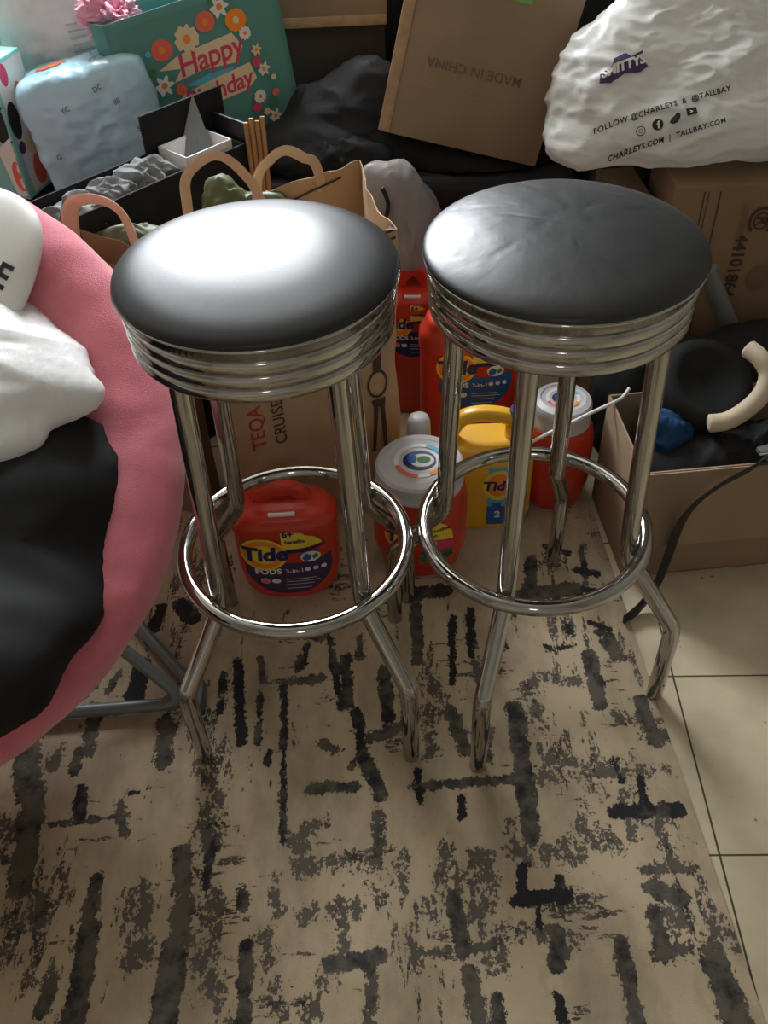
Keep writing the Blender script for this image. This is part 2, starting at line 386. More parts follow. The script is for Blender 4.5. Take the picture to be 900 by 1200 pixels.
STROKES=[(-0.547,0.714,-0.535,0.584,0.042,0.6),(-0.585,0.826,-0.554,0.728,0.052,0.6),(-0.478,0.732,-0.472,0.69,0.021,0.8),(-0.51,0.675,-0.399,0.686,0.009,0.7),(-0.415,0.707,-0.401,0.659,0.017,0.6),(-0.501,0.57,-0.495,0.529,0.019,0.6),(-0.425,0.591,-0.429,0.52,0.018,0.6),(-0.423,0.52,-0.422,0.404,0.035,0.65),(-0.367,0.564,-0.352,0.483,0.04,0.45),(-0.308,0.622,-0.296,0.492,0.034,0.6),(-0.304,0.492,-0.308,0.399,0.044,0.65),(-0.274,0.721,-0.274,0.64,0.034,0.5),(-0.268,0.64,-0.273,0.571,0.013,0.8),(-0.26,0.559,-0.26,0.479,0.026,0.5),(-0.208,0.488,-0.206,0.395,0.022,0.65),(-0.263,0.479,-0.231,0.396,0.024,0.5),(-0.221,0.563,-0.221,0.543,0.019,0.6),(-0.177,0.91,-0.168,0.635,0.01,0.8),(-0.151,0.634,-0.142,0.627,0.027,0.5),(-0.129,0.714,-0.064,0.714,0.022,0.65),(-0.044,0.752,-0.026,0.701,0.026,0.7),(-0.127,0.527,-0.069,0.529,0.021,0.45),(-0.083,0.538,-0.081,0.482,0.016,0.55),(-0.097,0.461,-0.033,0.467,0.026,0.65),(-0.041,0.469,-0.049,0.388,0.018,0.6),(-0.15,0.599,-0.035,0.594,0.015,0.35),(-0.03,0.667,-0.031,0.609,0.019,0.6),(-0.461,0.456,-0.464,0.421,0.024,0.6),(-0.374,1.091,-0.347,1.056,0.034,0.9),(-0.404,1.085,-0.41,1.04,0.025,0.9),(-0.421,0.958,-0.421,0.886,0.039,0.95),(-0.258,0.958,-0.24,0.8,0.019,0.9),(-0.28,0.933,-0.279,0.857,0.011,0.8),(-0.216,0.895,-0.213,0.799,0.01,0.7),(-0.486,0.877,-0.478,0.798,0.025,0.6),(-0.364,0.846,-0.358,0.776,0.03,0.6),(-0.484,0.864,-0.436,0.868,0.01,0.7),(-0.358,0.903,-0.344,0.853,0.016,0.5),(-0.495,0.799,-0.493,0.761,0.02,0.7),(-0.525,0.8,-0.532,0.771,0.015,0.6),(-0.297,0.751,-0.291,0.736,0.013,0.6),(-0.196,0.783,-0.196,0.76,0.009,0.9),(-0.113,0.793,-0.089,0.777,0.017,0.6),(0.048,1.057,0.045,0.94,0.022,0.65),(-0.007,1.084,0.1,1.094,0.036,0.7),(0.111,1.034,0.099,0.894,0.011,0.95),(0.142,1.046,0.135,0.947,0.014,0.95),(0.064,0.896,0.081,0.845,0.017,0.5),(0.09,0.845,0.111,0.766,0.026,0.6),(0.195,0.839,0.188,0.623,0.034,0.7),(0.221,0.887,0.23,0.793,0.02,0.5),(0.267,1.161,0.253,1.088,0.025,0.7),(0.217,1.07,0.331,1.083,0.04,0.65),(0.331,0.936,0.33,0.84,0.03,0.65),(0.369,0.962,0.379,0.933,0.03,0.6),(0.231,0.891,0.296,0.886,0.013,0.4),(0.397,0.841,0.401,0.769,0.028,0.65),(0.351,0.815,0.37,0.81,0.02,0.5),(0.025,0.71,0.192,0.715,0.017,0.65),(0.192,0.715,0.405,0.721,0.01,0.45),(-0.059,0.845,-0.049,0.76,0.02,0.9),(-0.043,0.797,0.018,0.817,0.022,0.6),(-0.012,0.926,-0.009,0.834,0.025,0.7),(0.235,0.745,0.329,0.725,0.015,0.35),(0.329,0.743,0.335,0.704,0.009,0.95),(0.314,0.654,0.407,0.654,0.026,0.85),(0.363,0.706,0.364,0.657,0.011,0.95),(0.377,0.647,0.375,0.576,0.022,0.5),(0.337,0.566,0.408,0.566,0.013,0.6),(0.343,0.542,0.378,0.523,0.03,0.65),(0.338,0.507,0.333,0.455,0.028,0.65),(0.361,0.5,0.424,0.481,0.031,0.5),(0.327,0.455,0.428,0.459,0.01,0.55),(0.399,0.455,0.406,0.368,0.043,0.6),(0.061,0.598,0.071,0.543,0.036,0.55),(0.069,0.543,0.076,0.469,0.025,0.65),(0.029,0.468,0.113,0.475,0.015,0.6),(0.108,0.589,0.108,0.529,0.04,0.4),(0.158,0.599,0.244,0.598,0.027,0.5),(0.155,0.533,0.225,0.538,0.025,1.0),(0.169,0.58,0.162,0.527,0.016,0.95),(0.217,0.56,0.22,0.53,0.016,0.9),(0.182,0.52,0.181,0.49,0.01,0.95),(0.205,0.485,0.198,0.448,0.029,0.65),(0.161,0.493,0.221,0.479,0.016,0.5),(0.284,0.471,0.284,0.373,0.023,0.65),(0.189,0.412,0.195,0.382,0.013,0.95),(0.082,0.443,0.087,0.382,0.021,0.6),(0.114,0.41,0.111,0.381,0.019,0.65),(0.268,0.639,0.297,0.605,0.029,0.4),(0.135,0.5,0.129,0.451,0.01,0.5),(0.107,0.501,0.105,0.452,0.009,0.5),(0.161,0.644,0.159,0.606,0.011,0.5),(0.094,0.688,0.093,0.657,0.01,0.9),(0.033,0.734,0.033,0.684,0.012,0.9),(0.396,0.789,0.412,0.773,0.025,0.5),(0.244,0.759,0.252,0.729,0.014,0.5),(-0.106,1.003,-0.083,0.855,0.012,0.8),(-0.076,0.956,-0.072,0.862,0.021,0.75),(-0.054,1.0,-0.05,0.955,0.012,0.6),(-0.153,0.961,-0.155,0.934,0.014,0.7),(-0.165,1.007,-0.113,0.998,0.015,0.6),(-0.175,0.91,-0.119,0.915,0.015,0.6),(-0.142,0.987,-0.146,0.943,0.01,0.8),(-0.221,0.965,-0.213,0.912,0.008,0.7),(0.109,0.781,0.117,0.766,0.011,0.8),(0.152,0.802,0.141,0.75,0.011,0.6),(0.263,0.96,0.27,0.95,0.011,1.0),(0.284,0.953,0.309,0.957,0.008,0.9),(0.344,1.005,0.377,0.988,0.011,1.0),(0.306,0.997,0.308,0.984,0.01,1.0),(0.363,1.187,0.355,1.062,0.008,0.7),(0.3,1.191,0.336,1.171,0.015,0.8),(0.346,1.128,0.381,1.117,0.016,0.9),(0.344,1.083,0.38,1.072,0.014,0.8),(0.355,0.985,0.376,0.975,0.015,0.8),(0.177,1.093,0.169,1.073,0.013,0.8),(0.34,1.063,0.375,1.051,0.013,0.7),(-0.057,0.768,-0.068,0.746,0.011,0.7),(-0.575,0.635,-0.554,0.622,0.012,0.6),(-0.537,0.537,-0.521,0.53,0.011,0.5),(-0.537,0.492,-0.507,0.484,0.008,0.6),(-0.186,0.498,-0.164,0.413,0.017,0.3),(0.001,0.607,0.0,0.535,0.007,0.5),(0.033,0.533,0.039,0.516,0.009,0.4),(-0.126,0.401,-0.105,0.441,0.013,0.4),(0.008,0.5,0.019,0.456,0.011,0.3),(-0.177,0.555,-0.169,0.531,0.013,0.55),(-0.13,0.652,-0.108,0.656,0.008,0.5),(-0.036,0.56,-0.027,0.545,0.009,0.5),(-0.405,0.721,-0.392,0.723,0.009,0.8),(-0.589,0.689,-0.568,0.654,0.013,0.5),(-0.456,0.943,-0.471,0.906,0.014,0.6),(-0.512,0.903,-0.494,0.919,0.015,0.6),(0.054,0.847,0.055,0.769,0.019,0.5),(0.148,0.961,0.143,0.891,0.01,0.4),(0.014,0.874,0.02,0.833,0.011,0.6),(0.194,0.986,0.194,0.958,0.009,0.7),(0.348,0.724,0.355,0.717,0.009,0.5),(0.377,0.517,0.379,0.5,0.013,0.7),(0.302,0.719,0.3,0.684,0.01,0.4),(0.339,0.682,0.333,0.616,0.013,0.5)]
# ================================================================ THE ROOM
X0,X1,Y0,Y1,H=-1.95,1.75,-1.7,2.55,2.45
def slab(name,c,d,m): return struct(MB().box(c,d,0).build(name,m))
slab('floor',((X0+X1)/2,(Y0+Y1)/2,-.05),(X1-X0+.4,Y1-Y0+.4,.1),M['floor'])
slab('ceiling',((X0+X1)/2,(Y0+Y1)/2,H+.05),(X1-X0+.4,Y1-Y0+.4,.1),M['ceil'])
slab('wall_right',(X1+.05,(Y0+Y1)/2,H/2),(.1,Y1-Y0+.4,H),M['wall'])
slab('wall_left',(X0-.05,(Y0+Y1)/2,H/2),(.1,Y1-Y0+.4,H),M['wall'])
def wall_open(name,y,yo,wx0,wx1,wz0,wz1):
    mb=MB();t=.1;yc=y+yo*t/2
    mb.box(((X0+wx0)/2,yc,H/2),(wx0-X0,t,H),0);mb.box(((X1+wx1)/2,yc,H/2),(X1-wx1,t,H),0)
    mb.box(((wx0+wx1)/2,yc,wz0/2),(wx1-wx0,t,wz0),0);mb.box(((wx0+wx1)/2,yc,(H+wz1)/2),(wx1-wx0,t,H-wz1),0)
    struct(mb.build(name,M['wall']))
def window(name,y,yo,wx0,wx1,wz0,wz1):
    mb=MB();f=.05
    for z in (wz0+f/2,wz1-f/2,(wz0+wz1)/2):mb.box(((wx0+wx1)/2,y+yo*.05,z),(wx1-wx0,.05,f if z!=(wz0+wz1)/2 else .035),.004)
    for x in (wx0+f/2,wx1-f/2):mb.box((x,y+yo*.05,(wz0+wz1)/2),(f,.05,wz1-wz0),.004)
    mb.box(((wx0+wx1)/2,y-yo*.03,wz0-.012),(wx1-wx0+.1,.12,.024),.004)
    o=struct(mb.build(name,M['frame']))
    g=MB().box(((wx0+wx1)/2,y+yo*.055,(wz0+wz1)/2),(wx1-wx0-.02,.004,wz1-wz0-.02),0).build('glass_pane',M['glass'],o)
def daylight(name,loc,rot,sx,sy,pw,col):
    l=bpy.data.lights.new(name,'AREA');l.shape='RECTANGLE';l.size=sx;l.size_y=sy;l.energy=pw;l.color=col
    o=bpy.data.objects.new(name,l);COL.objects.link(o);o.location=loc;o.rotation_euler=rot
W1=(-1.05,.02,1.22,2.12)
wall_open('wall_back',Y1,1,*W1);window('window_1',Y1,1,*W1)
daylight('window_daylight',((W1[0]+W1[1])/2,Y1+.14,(W1[2]+W1[3])/2),(-PI/2,0,0),W1[1]-W1[0],W1[3]-W1[2],LP[0],(.91,.955,1.0))
W2=(-.20,.14,1.38,1.86)
wall_open('wall_front',Y0,-1,*W2);window('window_2',Y0,-1,*W2)
daylight('far_window_daylight',((W2[0]+W2[1])/2,Y0-.14,(W2[2]+W2[3])/2),(PI/2,0,0),W2[1]-W2[0],W2[3]-W2[2],LP[1],(1,.93,.82))
for n,c,d in (('baseboard_left',(X0+.008,(Y0+Y1)/2,.045),(.016,Y1-Y0,.09)),('baseboard_right',(X1-.008,(Y0+Y1)/2,.045),(.016,Y1-Y0,.09)),('baseboard_back',((X0+X1)/2,Y1-.008,.045),(X1-X0-.04,.016,.09)),('baseboard_front',((X0+X1)/2,Y0+.008,.045),(X1-X0-.04,.016,.09))):
    struct(MB().box(c,d,.003).build(n,M['base']))
w=bpy.data.worlds.new('daylight_sky');SC.world=w;w.use_nodes=True;nt=w.node_tree
sk=nt.nodes.new('ShaderNodeTexSky');sk.sky_type='NISHITA';sk.sun_disc=False;sk.sun_elevation=.7
nt.links.new(sk.outputs[0],nt.nodes['Background'].inputs[0]);nt.nodes['Background'].inputs[1].default_value=.15

# ================================================================ RUG
RT=.006
def make_rug():
    e0=V((.404,1.28,0));e1=V((.446,.22,0))      # right edge, far to near
    d=(e1-e0).normalized();L=1.95;Wd=1.75;st=.0045
    o=e0-d*.12
    across=V((d.y,-d.x,0));  # towards -x
    if across.x>0:across=-across
    nu=int(Wd/st);nv=int(L/st)
    U=np.linspace(0,Wd,nu);Vv=np.linspace(0,L,nv)
    P=np.array(o)[None,None,:]+np.array(across)[None,None,:]*U[:,None,None]+np.array(d)[None,None,:]*Vv[None,:,None]
    X=P[...,0];Y=P[...,1]
    A=np.zeros(X.shape);B=np.zeros(X.shape)
    for x1,y1,x2,y2,wd,k in STROKES:
        dx,dy=x2-x1,y2-y1;l2=dx*dx+dy*dy+1e-9
        t=np.clip(((X-x1)*dx+(Y-y1)*dy)/l2,0,1);D=np.hypot(X-x1-t*dx,Y-y1-t*dy)
        h=wd*.40;m=np.clip(.5-(D-h)/(.016 if k>=.6 else .024)*.5,0,.70 if k>=.6 else .53)
        B=np.where(m>A,k,B);A=np.maximum(A,m)
    # further strokes beyond the edge of the picture
    rg=random.Random(3)
    Z=RT+.0008*np.sin(X*9+Y*5)*0
    vs=np.stack([X,Y,np.full(X.shape,RT)],-1).reshape(-1,3)
    idx=np.arange(nu*nv).reshape(nu,nv)
    fs=np.stack([idx[:-1,:-1],idx[1:,:-1],idx[1:,1:],idx[:-1,1:]],-1).reshape(-1,4)
    me=bpy.data.meshes.new('area_rug')
    # rim going down to the floor
    rim=np.concatenate([idx[:,0],idx[-1,1:],idx[-2::-1,-1],idx[0,-2:0:-1]])
    low=vs[rim].copy();low[:,2]=.0005
    n0=len(vs);vs=np.concatenate([vs,low]);m=len(rim)
    side=[[int(rim[i]),n0+i,n0+(i+1)%m,int(rim[(i+1)%m])] for i in range(m)]
    me.from_pydata(vs.tolist(),[],fs.tolist()+side+[[n0+i for i in range(m)]])
    at=me.color_attributes.new('pattern','FLOAT_COLOR','POINT')
    c=np.zeros((len(vs),4));c[:,3]=1;c[:n0,0]=A.reshape(-1);c[:n0,1]=B.reshape(-1)
    at.data.foreach_set('color',c.reshape(-1).astype(np.float32))
    me.materials.append(M['rug']);ob=bpy.data.objects.new('area_rug',me);COL.objects.link(ob);ob['_o']=[0,0,0]
    b=bmesh.new();b.from_mesh(me);bmesh.ops.recalc_face_normals(b,faces=b.faces[:]);b.to_mesh(me);b.free()
    for p in me.polygons:p.use_smooth=True
    me.set_sharp_from_angle(angle=.7)
    tag(ob,'beige area rug with distressed grey and black broken lines under the stools','rug')
make_rug()

# ================================================================ BAR STOOLS
def make_stool(worn):
    root=thing('bar_stool','','bar stool')
    R=.1563
    cush=[(0,.742),(.12,.742),(R-.004,.744),(R+.0005,.749),(R+.0020,.7535),(R+.0002,.7585),(R-.007,.7632),(.136,.7685),(.115,.7735),(.085,.7790),(.05,.7825),(.02,.7835),(0,.7836)]
    vs=catmull([(r,0,z) for r,z in cush[2:]],4);prof=[(0,.742),(.12,.742)]+[(max(0,p.x),p.z) for p in vs]
    prof[-1]=(0,prof[-1][1])
    mb=MB().lathe(prof,seg=180 if worn else 96);
    if worn:
        out=[]
        for p in mb.v:
            r=math.hypot(p[0],p[1]);a=max(0,min(1,(p[2]-.758)/.012))
            out.append((p[0],p[1],p[2]+a*(.0005*nz((p[0],p[1],0),13,3)+.00035*nz((p[0],p[1],0),40,1)-.0010*max(0,ridge((p[0],p[1]*.6,0),24,4)-.80)*3*max(0,min(1,(-p[0]*.3-p[1]*.0+.06)/.06)))))
        mb.v=out
    mb.build('seat_cushion',M['vinyl_worn' if worn else 'vinyl'],root,60)
    # chrome band: rim flange, flat collar, then three rolled ridges
    pr=[(R-.012,.742),(R-.002,.752),(R+.0015,.7525),(R+.003,.750),(R+.0015,.7475),(R-.002,.745),(R-.0025,.737)]
    z=.7355
    for k in range(3):
        zt=z-k*.0178
        for q in range(9):
            a=PI*q/8;pr.append((R-.0060+.0042*math.sin(a)**.55-k*.0012,zt-.0014-.0160*(1-math.cos(a))/2))
    pr+=[(R-.009,.682),(R-.012,.6815),(R-.014,.684),(R-.014,.735)]
    MB().lathe(pr,seg=128,closed=True).build('chrome_band',M['band'],root,70)
    MB().lathe([(0,.700),(.142,.700),(.1425,.703),(.142,.708),(0,.708)],seg=64).build('seat_plate',M['greytube'],root,30,{'label':'dark plate under the seat'})
    for k in range(4):
        t=k*PI/2
        pts=fillet([(.1224,0,.701),(.1352,0,.335),(.1375,0,.300),(.2225,0,.176),(.2239,0,.150),(.2239,0,RT+.001)],.05,8)
        pts=[V((p.x*math.cos(t),p.x*math.sin(t),p.z)) for p in pts]
        MB().tube(pts,.0128,20).build('leg',M['chrome'],root,50)
    MB().tube([(.158*math.cos(2*PI*i/96),.158*math.sin(2*PI*i/96),.3152) for i in range(96)],.0112,20,closed=True).build('foot_ring',M['chrome'],root,50)
    return root
s1=make_stool(False);s1.location=(-.1284,.9260,0);s1.rotation_euler=(0,0,math.radians(222.94))
s1['label']='chrome bar stool with smooth black seat catching a wide window glare, beside the pink chair'
s2=make_stool(True);s2.location=(.2151,.9440,0);s2.rotation_euler=(0,0,math.radians(246.08))
s2['label']='chrome bar stool with scuffed creased black seat, standing next to the bare tile floor'
s1['group']=s2['group']='chrome bar stools'

# ================================================================ PINK SAUCER CHAIR
cc=V((-.737,.958,.479));tl,dr=.558,-1.259
n=V((math.sin(tl)*math.cos(dr),math.sin(tl)*math.sin(dr),math.cos(tl)));a_=n.cross(V((0,0,1))).normalized();b_=n.cross(a_)
CM=Matrix(((a_.x,b_.x,n.x,cc.x),(a_.y,b_.y,n.y,cc.y),(a_.z,b_.z,n.z,cc.z),(0,0,0,1)))
chair=thing('saucer_chair','round pink plush saucer chair with grey folding legs, loaded with bags','chair',(cc.x,cc.y,0))
R0,r0=.424,.044
ctl=[(R0-.01,-r0*.95),(R0+.03,-.030),(R0+r0,.0),(R0+.034,.030),(R0+.005,.043),(R0-.035,.040),(R0-.075,.020),(R0-.11,-.010),(R0-.16,-.050),(R0-.24,-.105),(R0-.33,-.145),(.04,-.165),(0,-.167)]
prof=[(max(0,p.x),p.z) for p in catmull([(r,0,z) for r,z in ctl],4)];prof[-1]=(0,prof[-1][1])
prof=[(0,-.225)]+[(R0*.95*q/9,-.060-.165*(1-(q/9)**2.2)) for q in range(1,9)]+prof
mb=MB(CM).lathe(prof,seg=160,closed=False)
mb.v=[(p[0]+.0025*nz(p,30,2)+.004*nz(p,9,1),p[1]+.0025*nz(p,30,7),p[2]+.0025*nz(p,30,5)+.005*nz(p,7,4)) for p in mb.v]
mb.build('plush_cushion',M['fur'],chair,80)
def on_rim(t,k=-.06,r=.40): return CM@V((r*math.cos(t),r*math.sin(t),k))
for pts in ([(-.33,.857,.012),(-.78,.842,.012),(-1.12,.832,.012)],):
    pass
# two folding frames: each is a bent tube with a bar on the floor
rimpts=[CM@V((.41*math.cos(2*PI*i/80),.41*math.sin(2*PI*i/80),-.035)) for i in range(80)]
MB().tube(rimpts,.010,10,closed=True).build('rim_frame',M['greytube'],chair)
F1=fillet([(-1.00,1.20,.60),(-.325,.868,.016+RT),(-.95,.846,.016+RT),(-1.10,.80,.30)],.05)
MB().tube(F1,.0105,14).build('leg',M['bluegrey'],chair)
F2=fillet([(-.62,.53,.20),(-.36,.81,.04),(-.322,.895,.016+RT),(-.50,1.115,.016+RT),(-.66,1.30,.30),(-.70,1.33,.6)],.03)
F2=fillet([(-.322,.895,.018),(-.50,1.115,.018),(-.86,1.30,.22),(-.90,1.31,.58)],.04)
MB().tube(F2,.0105,14).build('leg',M['bluegrey'],chair)
F3=fillet([(-.66,.575,.20),(-.92,.66,.018),(-1.15,1.02,.018),(-1.10,1.12,.55)],.04)
MB().tube(F3,.0105,14).build('leg',M['bluegrey'],chair)
MB().box((-.318,.880,.022),(.03,.055,.030),.008).build('hinge_bracket',M['greytube'],chair)

# things lying in the chair
bag=thing('tote_bag','large black fabric bag slumped in the lower half of the pink chair','bag',(-.66,.80,.36))
bd=MB().add(*blob([((-.62,.84,.37),(.235,.24,.10)),((-.46,.95,.43),(.09,.11,.06)),((-.56,.72,.36),(.16,.13,.075)),((-.60,1.0,.44),(.19,.14,.085)),((-.82,.84,.40),(.15,.2,.10))],(-.66,.86,.38),k=.05,nu=110,nv=60,amp=.022,freq=6,seed=2,fine=.1))
bo=bd.build('bag_body',M['blackfab'],bag,80)
d=Decal([bo],(-.60,.80,.6),(1,0,0),(0,1,0),lift=.002);d.add(rect2d(-.15,-.012,.12,.012),M['blacknylon']);d.add(rect2d(-.07,.05,.0,.10),M['greyfab']);d.add(ring2d(-.03,-.09,.02,.027,24),M['blacknylon'])
d.build('strap_and_patch',bag)
wb=thing('plastic_bag','bright white plastic bag with pointed corner on top of the black bag in the chair','bag',(-.60,1.12,.5),)
vb=blob([((-.60,1.12,.53),(.16,.12,.085)),((-.50,1.06,.53),(.11,.075,.060)),((-.435,1.015,.525),(.070,.028,.028)),((-.62,1.00,.52),(.13,.10,.06)),((-.53,.95,.51),(.08,.03,.02))],(-.58,1.06,.53),k=.035,nu=150,nv=90,amp=.013,freq=5,seed=11,an=(.55,2.4,1.4),fine=.12)
wo=MB().add(*vb).build('bag_body',M['plastic_bag2'],wb,80)
MB().tube(catmull([(-.70,1.10,.60),(-.72,1.04,.64),(-.70,.98,.64),(-.68,.96,.57)],6),.018,10,flat=.2).build('bag_handle',M['plastic_bag2'],wb)
pt=thing('paper_bag','off-white bag with black letters leaning on the back of the pink chair','bag',(-.57,1.21,.56))
vb=blob([((0,0,0),(.135,.022,.150))],(0,0,0),k=.02,nu=90,nv=50,amp=.007,freq=6,seed=4,power=2.8,fine=.1)
TM=Matrix.Translation((-.602,1.215,.592))@Matrix.Rotation(-.60,4,'Z')@Matrix.Rotation(-.88,4,'X')
po=MB(TM).add(*vb).build('bag_body',M['whitep'],pt,80)
d=Decal([po],TM@V((.075,0,.035)),TM.to_3x3()@V((1,0,0)),TM.to_3x3()@V((0,0,1)),lift=.001)
d.add(xf(text2d('TABLE',.050,.0012),-.035,.0,-.1),M['inkblk']);d.build('lettering',pt)

# ================================================================ SOFA
sofa=thing('sofa','black sofa buried under boxes, bags and packs','sofa',(.1,2.1,0))
SY=1.80
MB().box((.05,2.13,.17),(2.30,.60,.26),.03,seg=4).build('base',M['sofa'],sofa)
for i,x in enumerate((-.72,.05,.82)):
    m_=MB();m_.box((x,2.06,.375),(.755,.51,.15),.035,seg=5);m_.build('seat_cushion',M['sofa'],sofa,80)
    m_=MB();m_.box((x,2.36,.64),(.755,.17,.44),.05,seg=5,rot=Matrix.Rotation(-.12,3,'X'));m_.build('back_cushion',M['sofa'],sofa,80)
for x in (-1.17,1.27):MB().box((x,2.10,.30),(.14,.60,.54),.04,seg=4).build('arm',M['sofa'],sofa,80)
for x in (-1.1,1.2):
    for y in (1.88,2.38):MB().lathe([(0,0),(.02,0),(.026,.05),(0,.05)],(x,y,0),16).build('foot',M['greytube'],sofa)
SZ=.452
# ================================================================ LAUNDRY TUBS AND BOTTLES
def sect(z,tab):
    for (a,b),(c,e) in zip(tab,tab[1:]):
        if a<=z<=c:
            t=(z-a)/(c-a);t=t*t*(3-2*t);return b+(e-b)*t
    return tab[-1][1]
def body_mesh(c,hw,dp,h,yaw,tab,n=3.2,nz_=40,seg=72,z0=0,lean=0):
    Mx=Matrix.Translation(c)@Matrix.Rotation(yaw,4,'Z')@Matrix.Rotation(lean,4,'X');mb=MB(Mx);rows=[]
    zs=[0]+[1-math.cos(PI/2*i/6) for i in range(1,6)]
    zz=sorted(set([round(.06*q,4) for q in zs]+[.06+ (1-.12)*i/nz_ for i in range(nz_+1)]+[round(1-.06*q,4) for q in zs]))
    vs=[];
    for z in zz:
        k=sect(z,tab)
        for i in range(seg):
            t=2*PI*i/seg;ct,st=math.cos(t),math.sin(t)
            vs.append((hw*k*math.copysign(abs(ct)**(2/n),ct),dp*(1-(1-k)*.6)*math.copysign(abs(st)**(2/n),st),z0+z*h))
    fs=[];m=len(zz)
    for j in range(m-1):
        for i in range(seg):
            l=(i+1)%seg;fs.append([j*seg+i,j*seg+l,(j+1)*seg+l,(j+1)*seg+i])
    fs.append([i for i in range(seg)][::-1]);fs.append([(m-1)*seg+i for i in range(seg)])
    return mb.add(vs,fs),Mx
TAB=[(0,.66),(.05,.82),(.14,.93),(.35,1),(.70,1.0),(.86,.93),(.94,.80),(1,.62)]
def tide_logo(d,u,v,s):
    d.add(ell2d(u,v,.037*s,.034*s),M['yellowlab']);d.add(ell2d(u,v,.033*s,.0295*s),M['orangelab']);d.add(ell2d(u,v+.001*s,.024*s,.020*s),M['yellowlab'])
    d.add(xf(text2d('Tide',.040*s,.0018*s,.12),u+.001*s,v,.05),M['navy'])
def pod(d,u,v,s):
    d.add(ell2d(u,v,.014*s,.010*s),M['white']);d.add(xf(poly2d([(-.012,-.002),(-.006,.007),(.002,.002),(.0,-.006),(-.008,-.008)]),u,v,0,s,s),M['blue'])
    d.add(xf(poly2d([(.002,.001),(.009,.006),(.011,-.001),(.004,-.006)]),u,v,0,s,s),M['greenlab'])
def pods_label(d,band,sc=1):
    s=sc
    # curved dark panel along the bottom
    pts=[(-.068*s,.085*s),(-.02*s,.094*s),(.03*s,.092*s),(.070*s,.104*s)]+[(.071*s*math.cos(a),.085*s+.068*s*math.sin(a)) for a in [-.05-PI*.9*i/24 for i in range(25)]]
    d.add(poly2d(pts),M[band])
    d.add(xf(text2d('PODS',.0165*s,.0007*s,0,1.05),-.033*s,.074*s,.03),M['white'])
    d.add(xf(text2d('3-in-1',.013*s,.0002),.010*s,.0745*s,.03),M['white'])
    for i in range(3):d.add(ell2d((.031+.013*i)*s,(.0765+.0008*i)*s,.0045*s,.0045*s,18),M['white'])
    d.add(ell2d(-.040*s,.053*s,.0062*s,.0055*s,18),M['coral']);d.add(ring2d(-.040*s,.053*s,.0062*s,.0072*s,18),M['white'])
    d.add(ell2d(-.022*s,.053*s,.0075*s,.0055*s,18),M['white'])
    for i,(w_,z_) in enumerate(((.05,.056),(.055,.050),(.045,.043),(.04,.033))):d.add(rect2d(-.006*s,z_*s,(-.006+w_)*s,(z_+.0012)*s),M['white'])
def pods_tub(name,label,c,hw,dp,h,yaw,band='purple',lean=0,logo=True,up=0,sc=None,group='orange laundry pod tubs'):
    root=thing(name,label,'laundry tub',c,group)
    mb,Mx=body_mesh(c,hw,dp,h,yaw,TAB,2.9,lean=lean);body=mb.build('tub_body',M['orange'],root,60)
    # lid: slightly proud shell over the top fifth, pull-up grip above
    tb=[(0,1.0),(.3,.99),(.7,.86),(1,.50)]
    lm=MB(Mx);vs=[];fs=[];seg=72;rows=14
    for j in range(rows):
        q=j/(rows-1);k=sect(q,tb)
        for i in range(seg):
            t=2*PI*i/seg;ct,st=math.cos(t),math.sin(t)
            vs.append((hw*1.02*k*math.copysign(abs(ct)**(2/2.9),ct),dp*1.04*(1-(1-k)*.7)*math.copysign(abs(st)**(2/2.9),st),h*.80+q*h*.235))
    for j in range(rows-1):
        for i in range(seg):
            l=(i+1)%seg;fs.append([j*seg+i,j*seg+l,(j+1)*seg+l,(j+1)*seg+i])
    fs.append(list(range(seg))[::-1]);fs.append([(rows-1)*seg+i for i in range(seg)])
    lid=lm.add(vs,fs).build('lid',M['orange'],root,50)
    g=MB(Mx).tube(catmull([(-hw*.42,0,h*1.0),(-hw*.36,0,h*1.09),(-hw*.12,0,h*1.15),(hw*.12,0,h*1.15),(hw*.36,0,h*1.09),(hw*.42,0,h*1.0)],6),.0085,12,flat=1.6).build('grip',M['orange'],lid)
    MB(Mx).box((0,-dp*.62,h*1.012),(hw*.5,.018,.006),.002).build('lid_tab',M['whitep'],lid,props={'label':'white tab'})
    X=Mx.to_3x3()@V((1,0,0));Y=Mx.to_3x3()@V((0,0,1));s=sc or hw/.083;O=Mx@V((0,0,up))
    d=Decal([body],O,X,Y,maxlen=.006)
    pods_label(d,band,s)
    if logo:tide_logo(d,-.036*s,.115*s,s*1.02)
    d.add(xf(poly2d([(-.005,.13),(-.005,.172),(.018,.170),(.035,.162),(.050,.150),(.060,.138),(.03,.132)]),0,-.004,0,s,s),M['yellowlab'])
    d.add(xf(text2d('6+',.017,.0008),.006*s,.158*s,0,s,s),M['navy']);d.add(xf(text2d('benefits',.010,.0003),.016*s,.143*s,0,s,s),M['navy'])
    d.add(xf(poly2d([(.0,.124),(.055,.131),(.062,.137),(.062,.129),(.03,.120),(.0,.118)]),0,0,0,s,s),M['navy'])
    pod(d,.038*s,.108*s,s*1.15)
    d.build('label_panel',body)
    return root
pods_tub('detergent_pod_tub','orange-red laundry pod tub with purple label panel, framed by the left stool legs',V((-.170,1.136,RT)),.089,.050,.200,.02,'purple')
pods_tub('detergent_pod_tub','tall orange-red pod tub with blue label panel, standing behind the yellow jug',V((.186,1.490,.001)),.103,.05,.335,-.02,'blue',up=.125,sc=1.0)
# its panel sits high on the tub: second set of marks is on the upper face
pods_tub('detergent_pod_tub','orange-red pod tub half hidden in the gap between the two stool seats',V((.080,1.655,.001)),.068,.045,.285,-.1,'navy',up=.14,sc=.8)

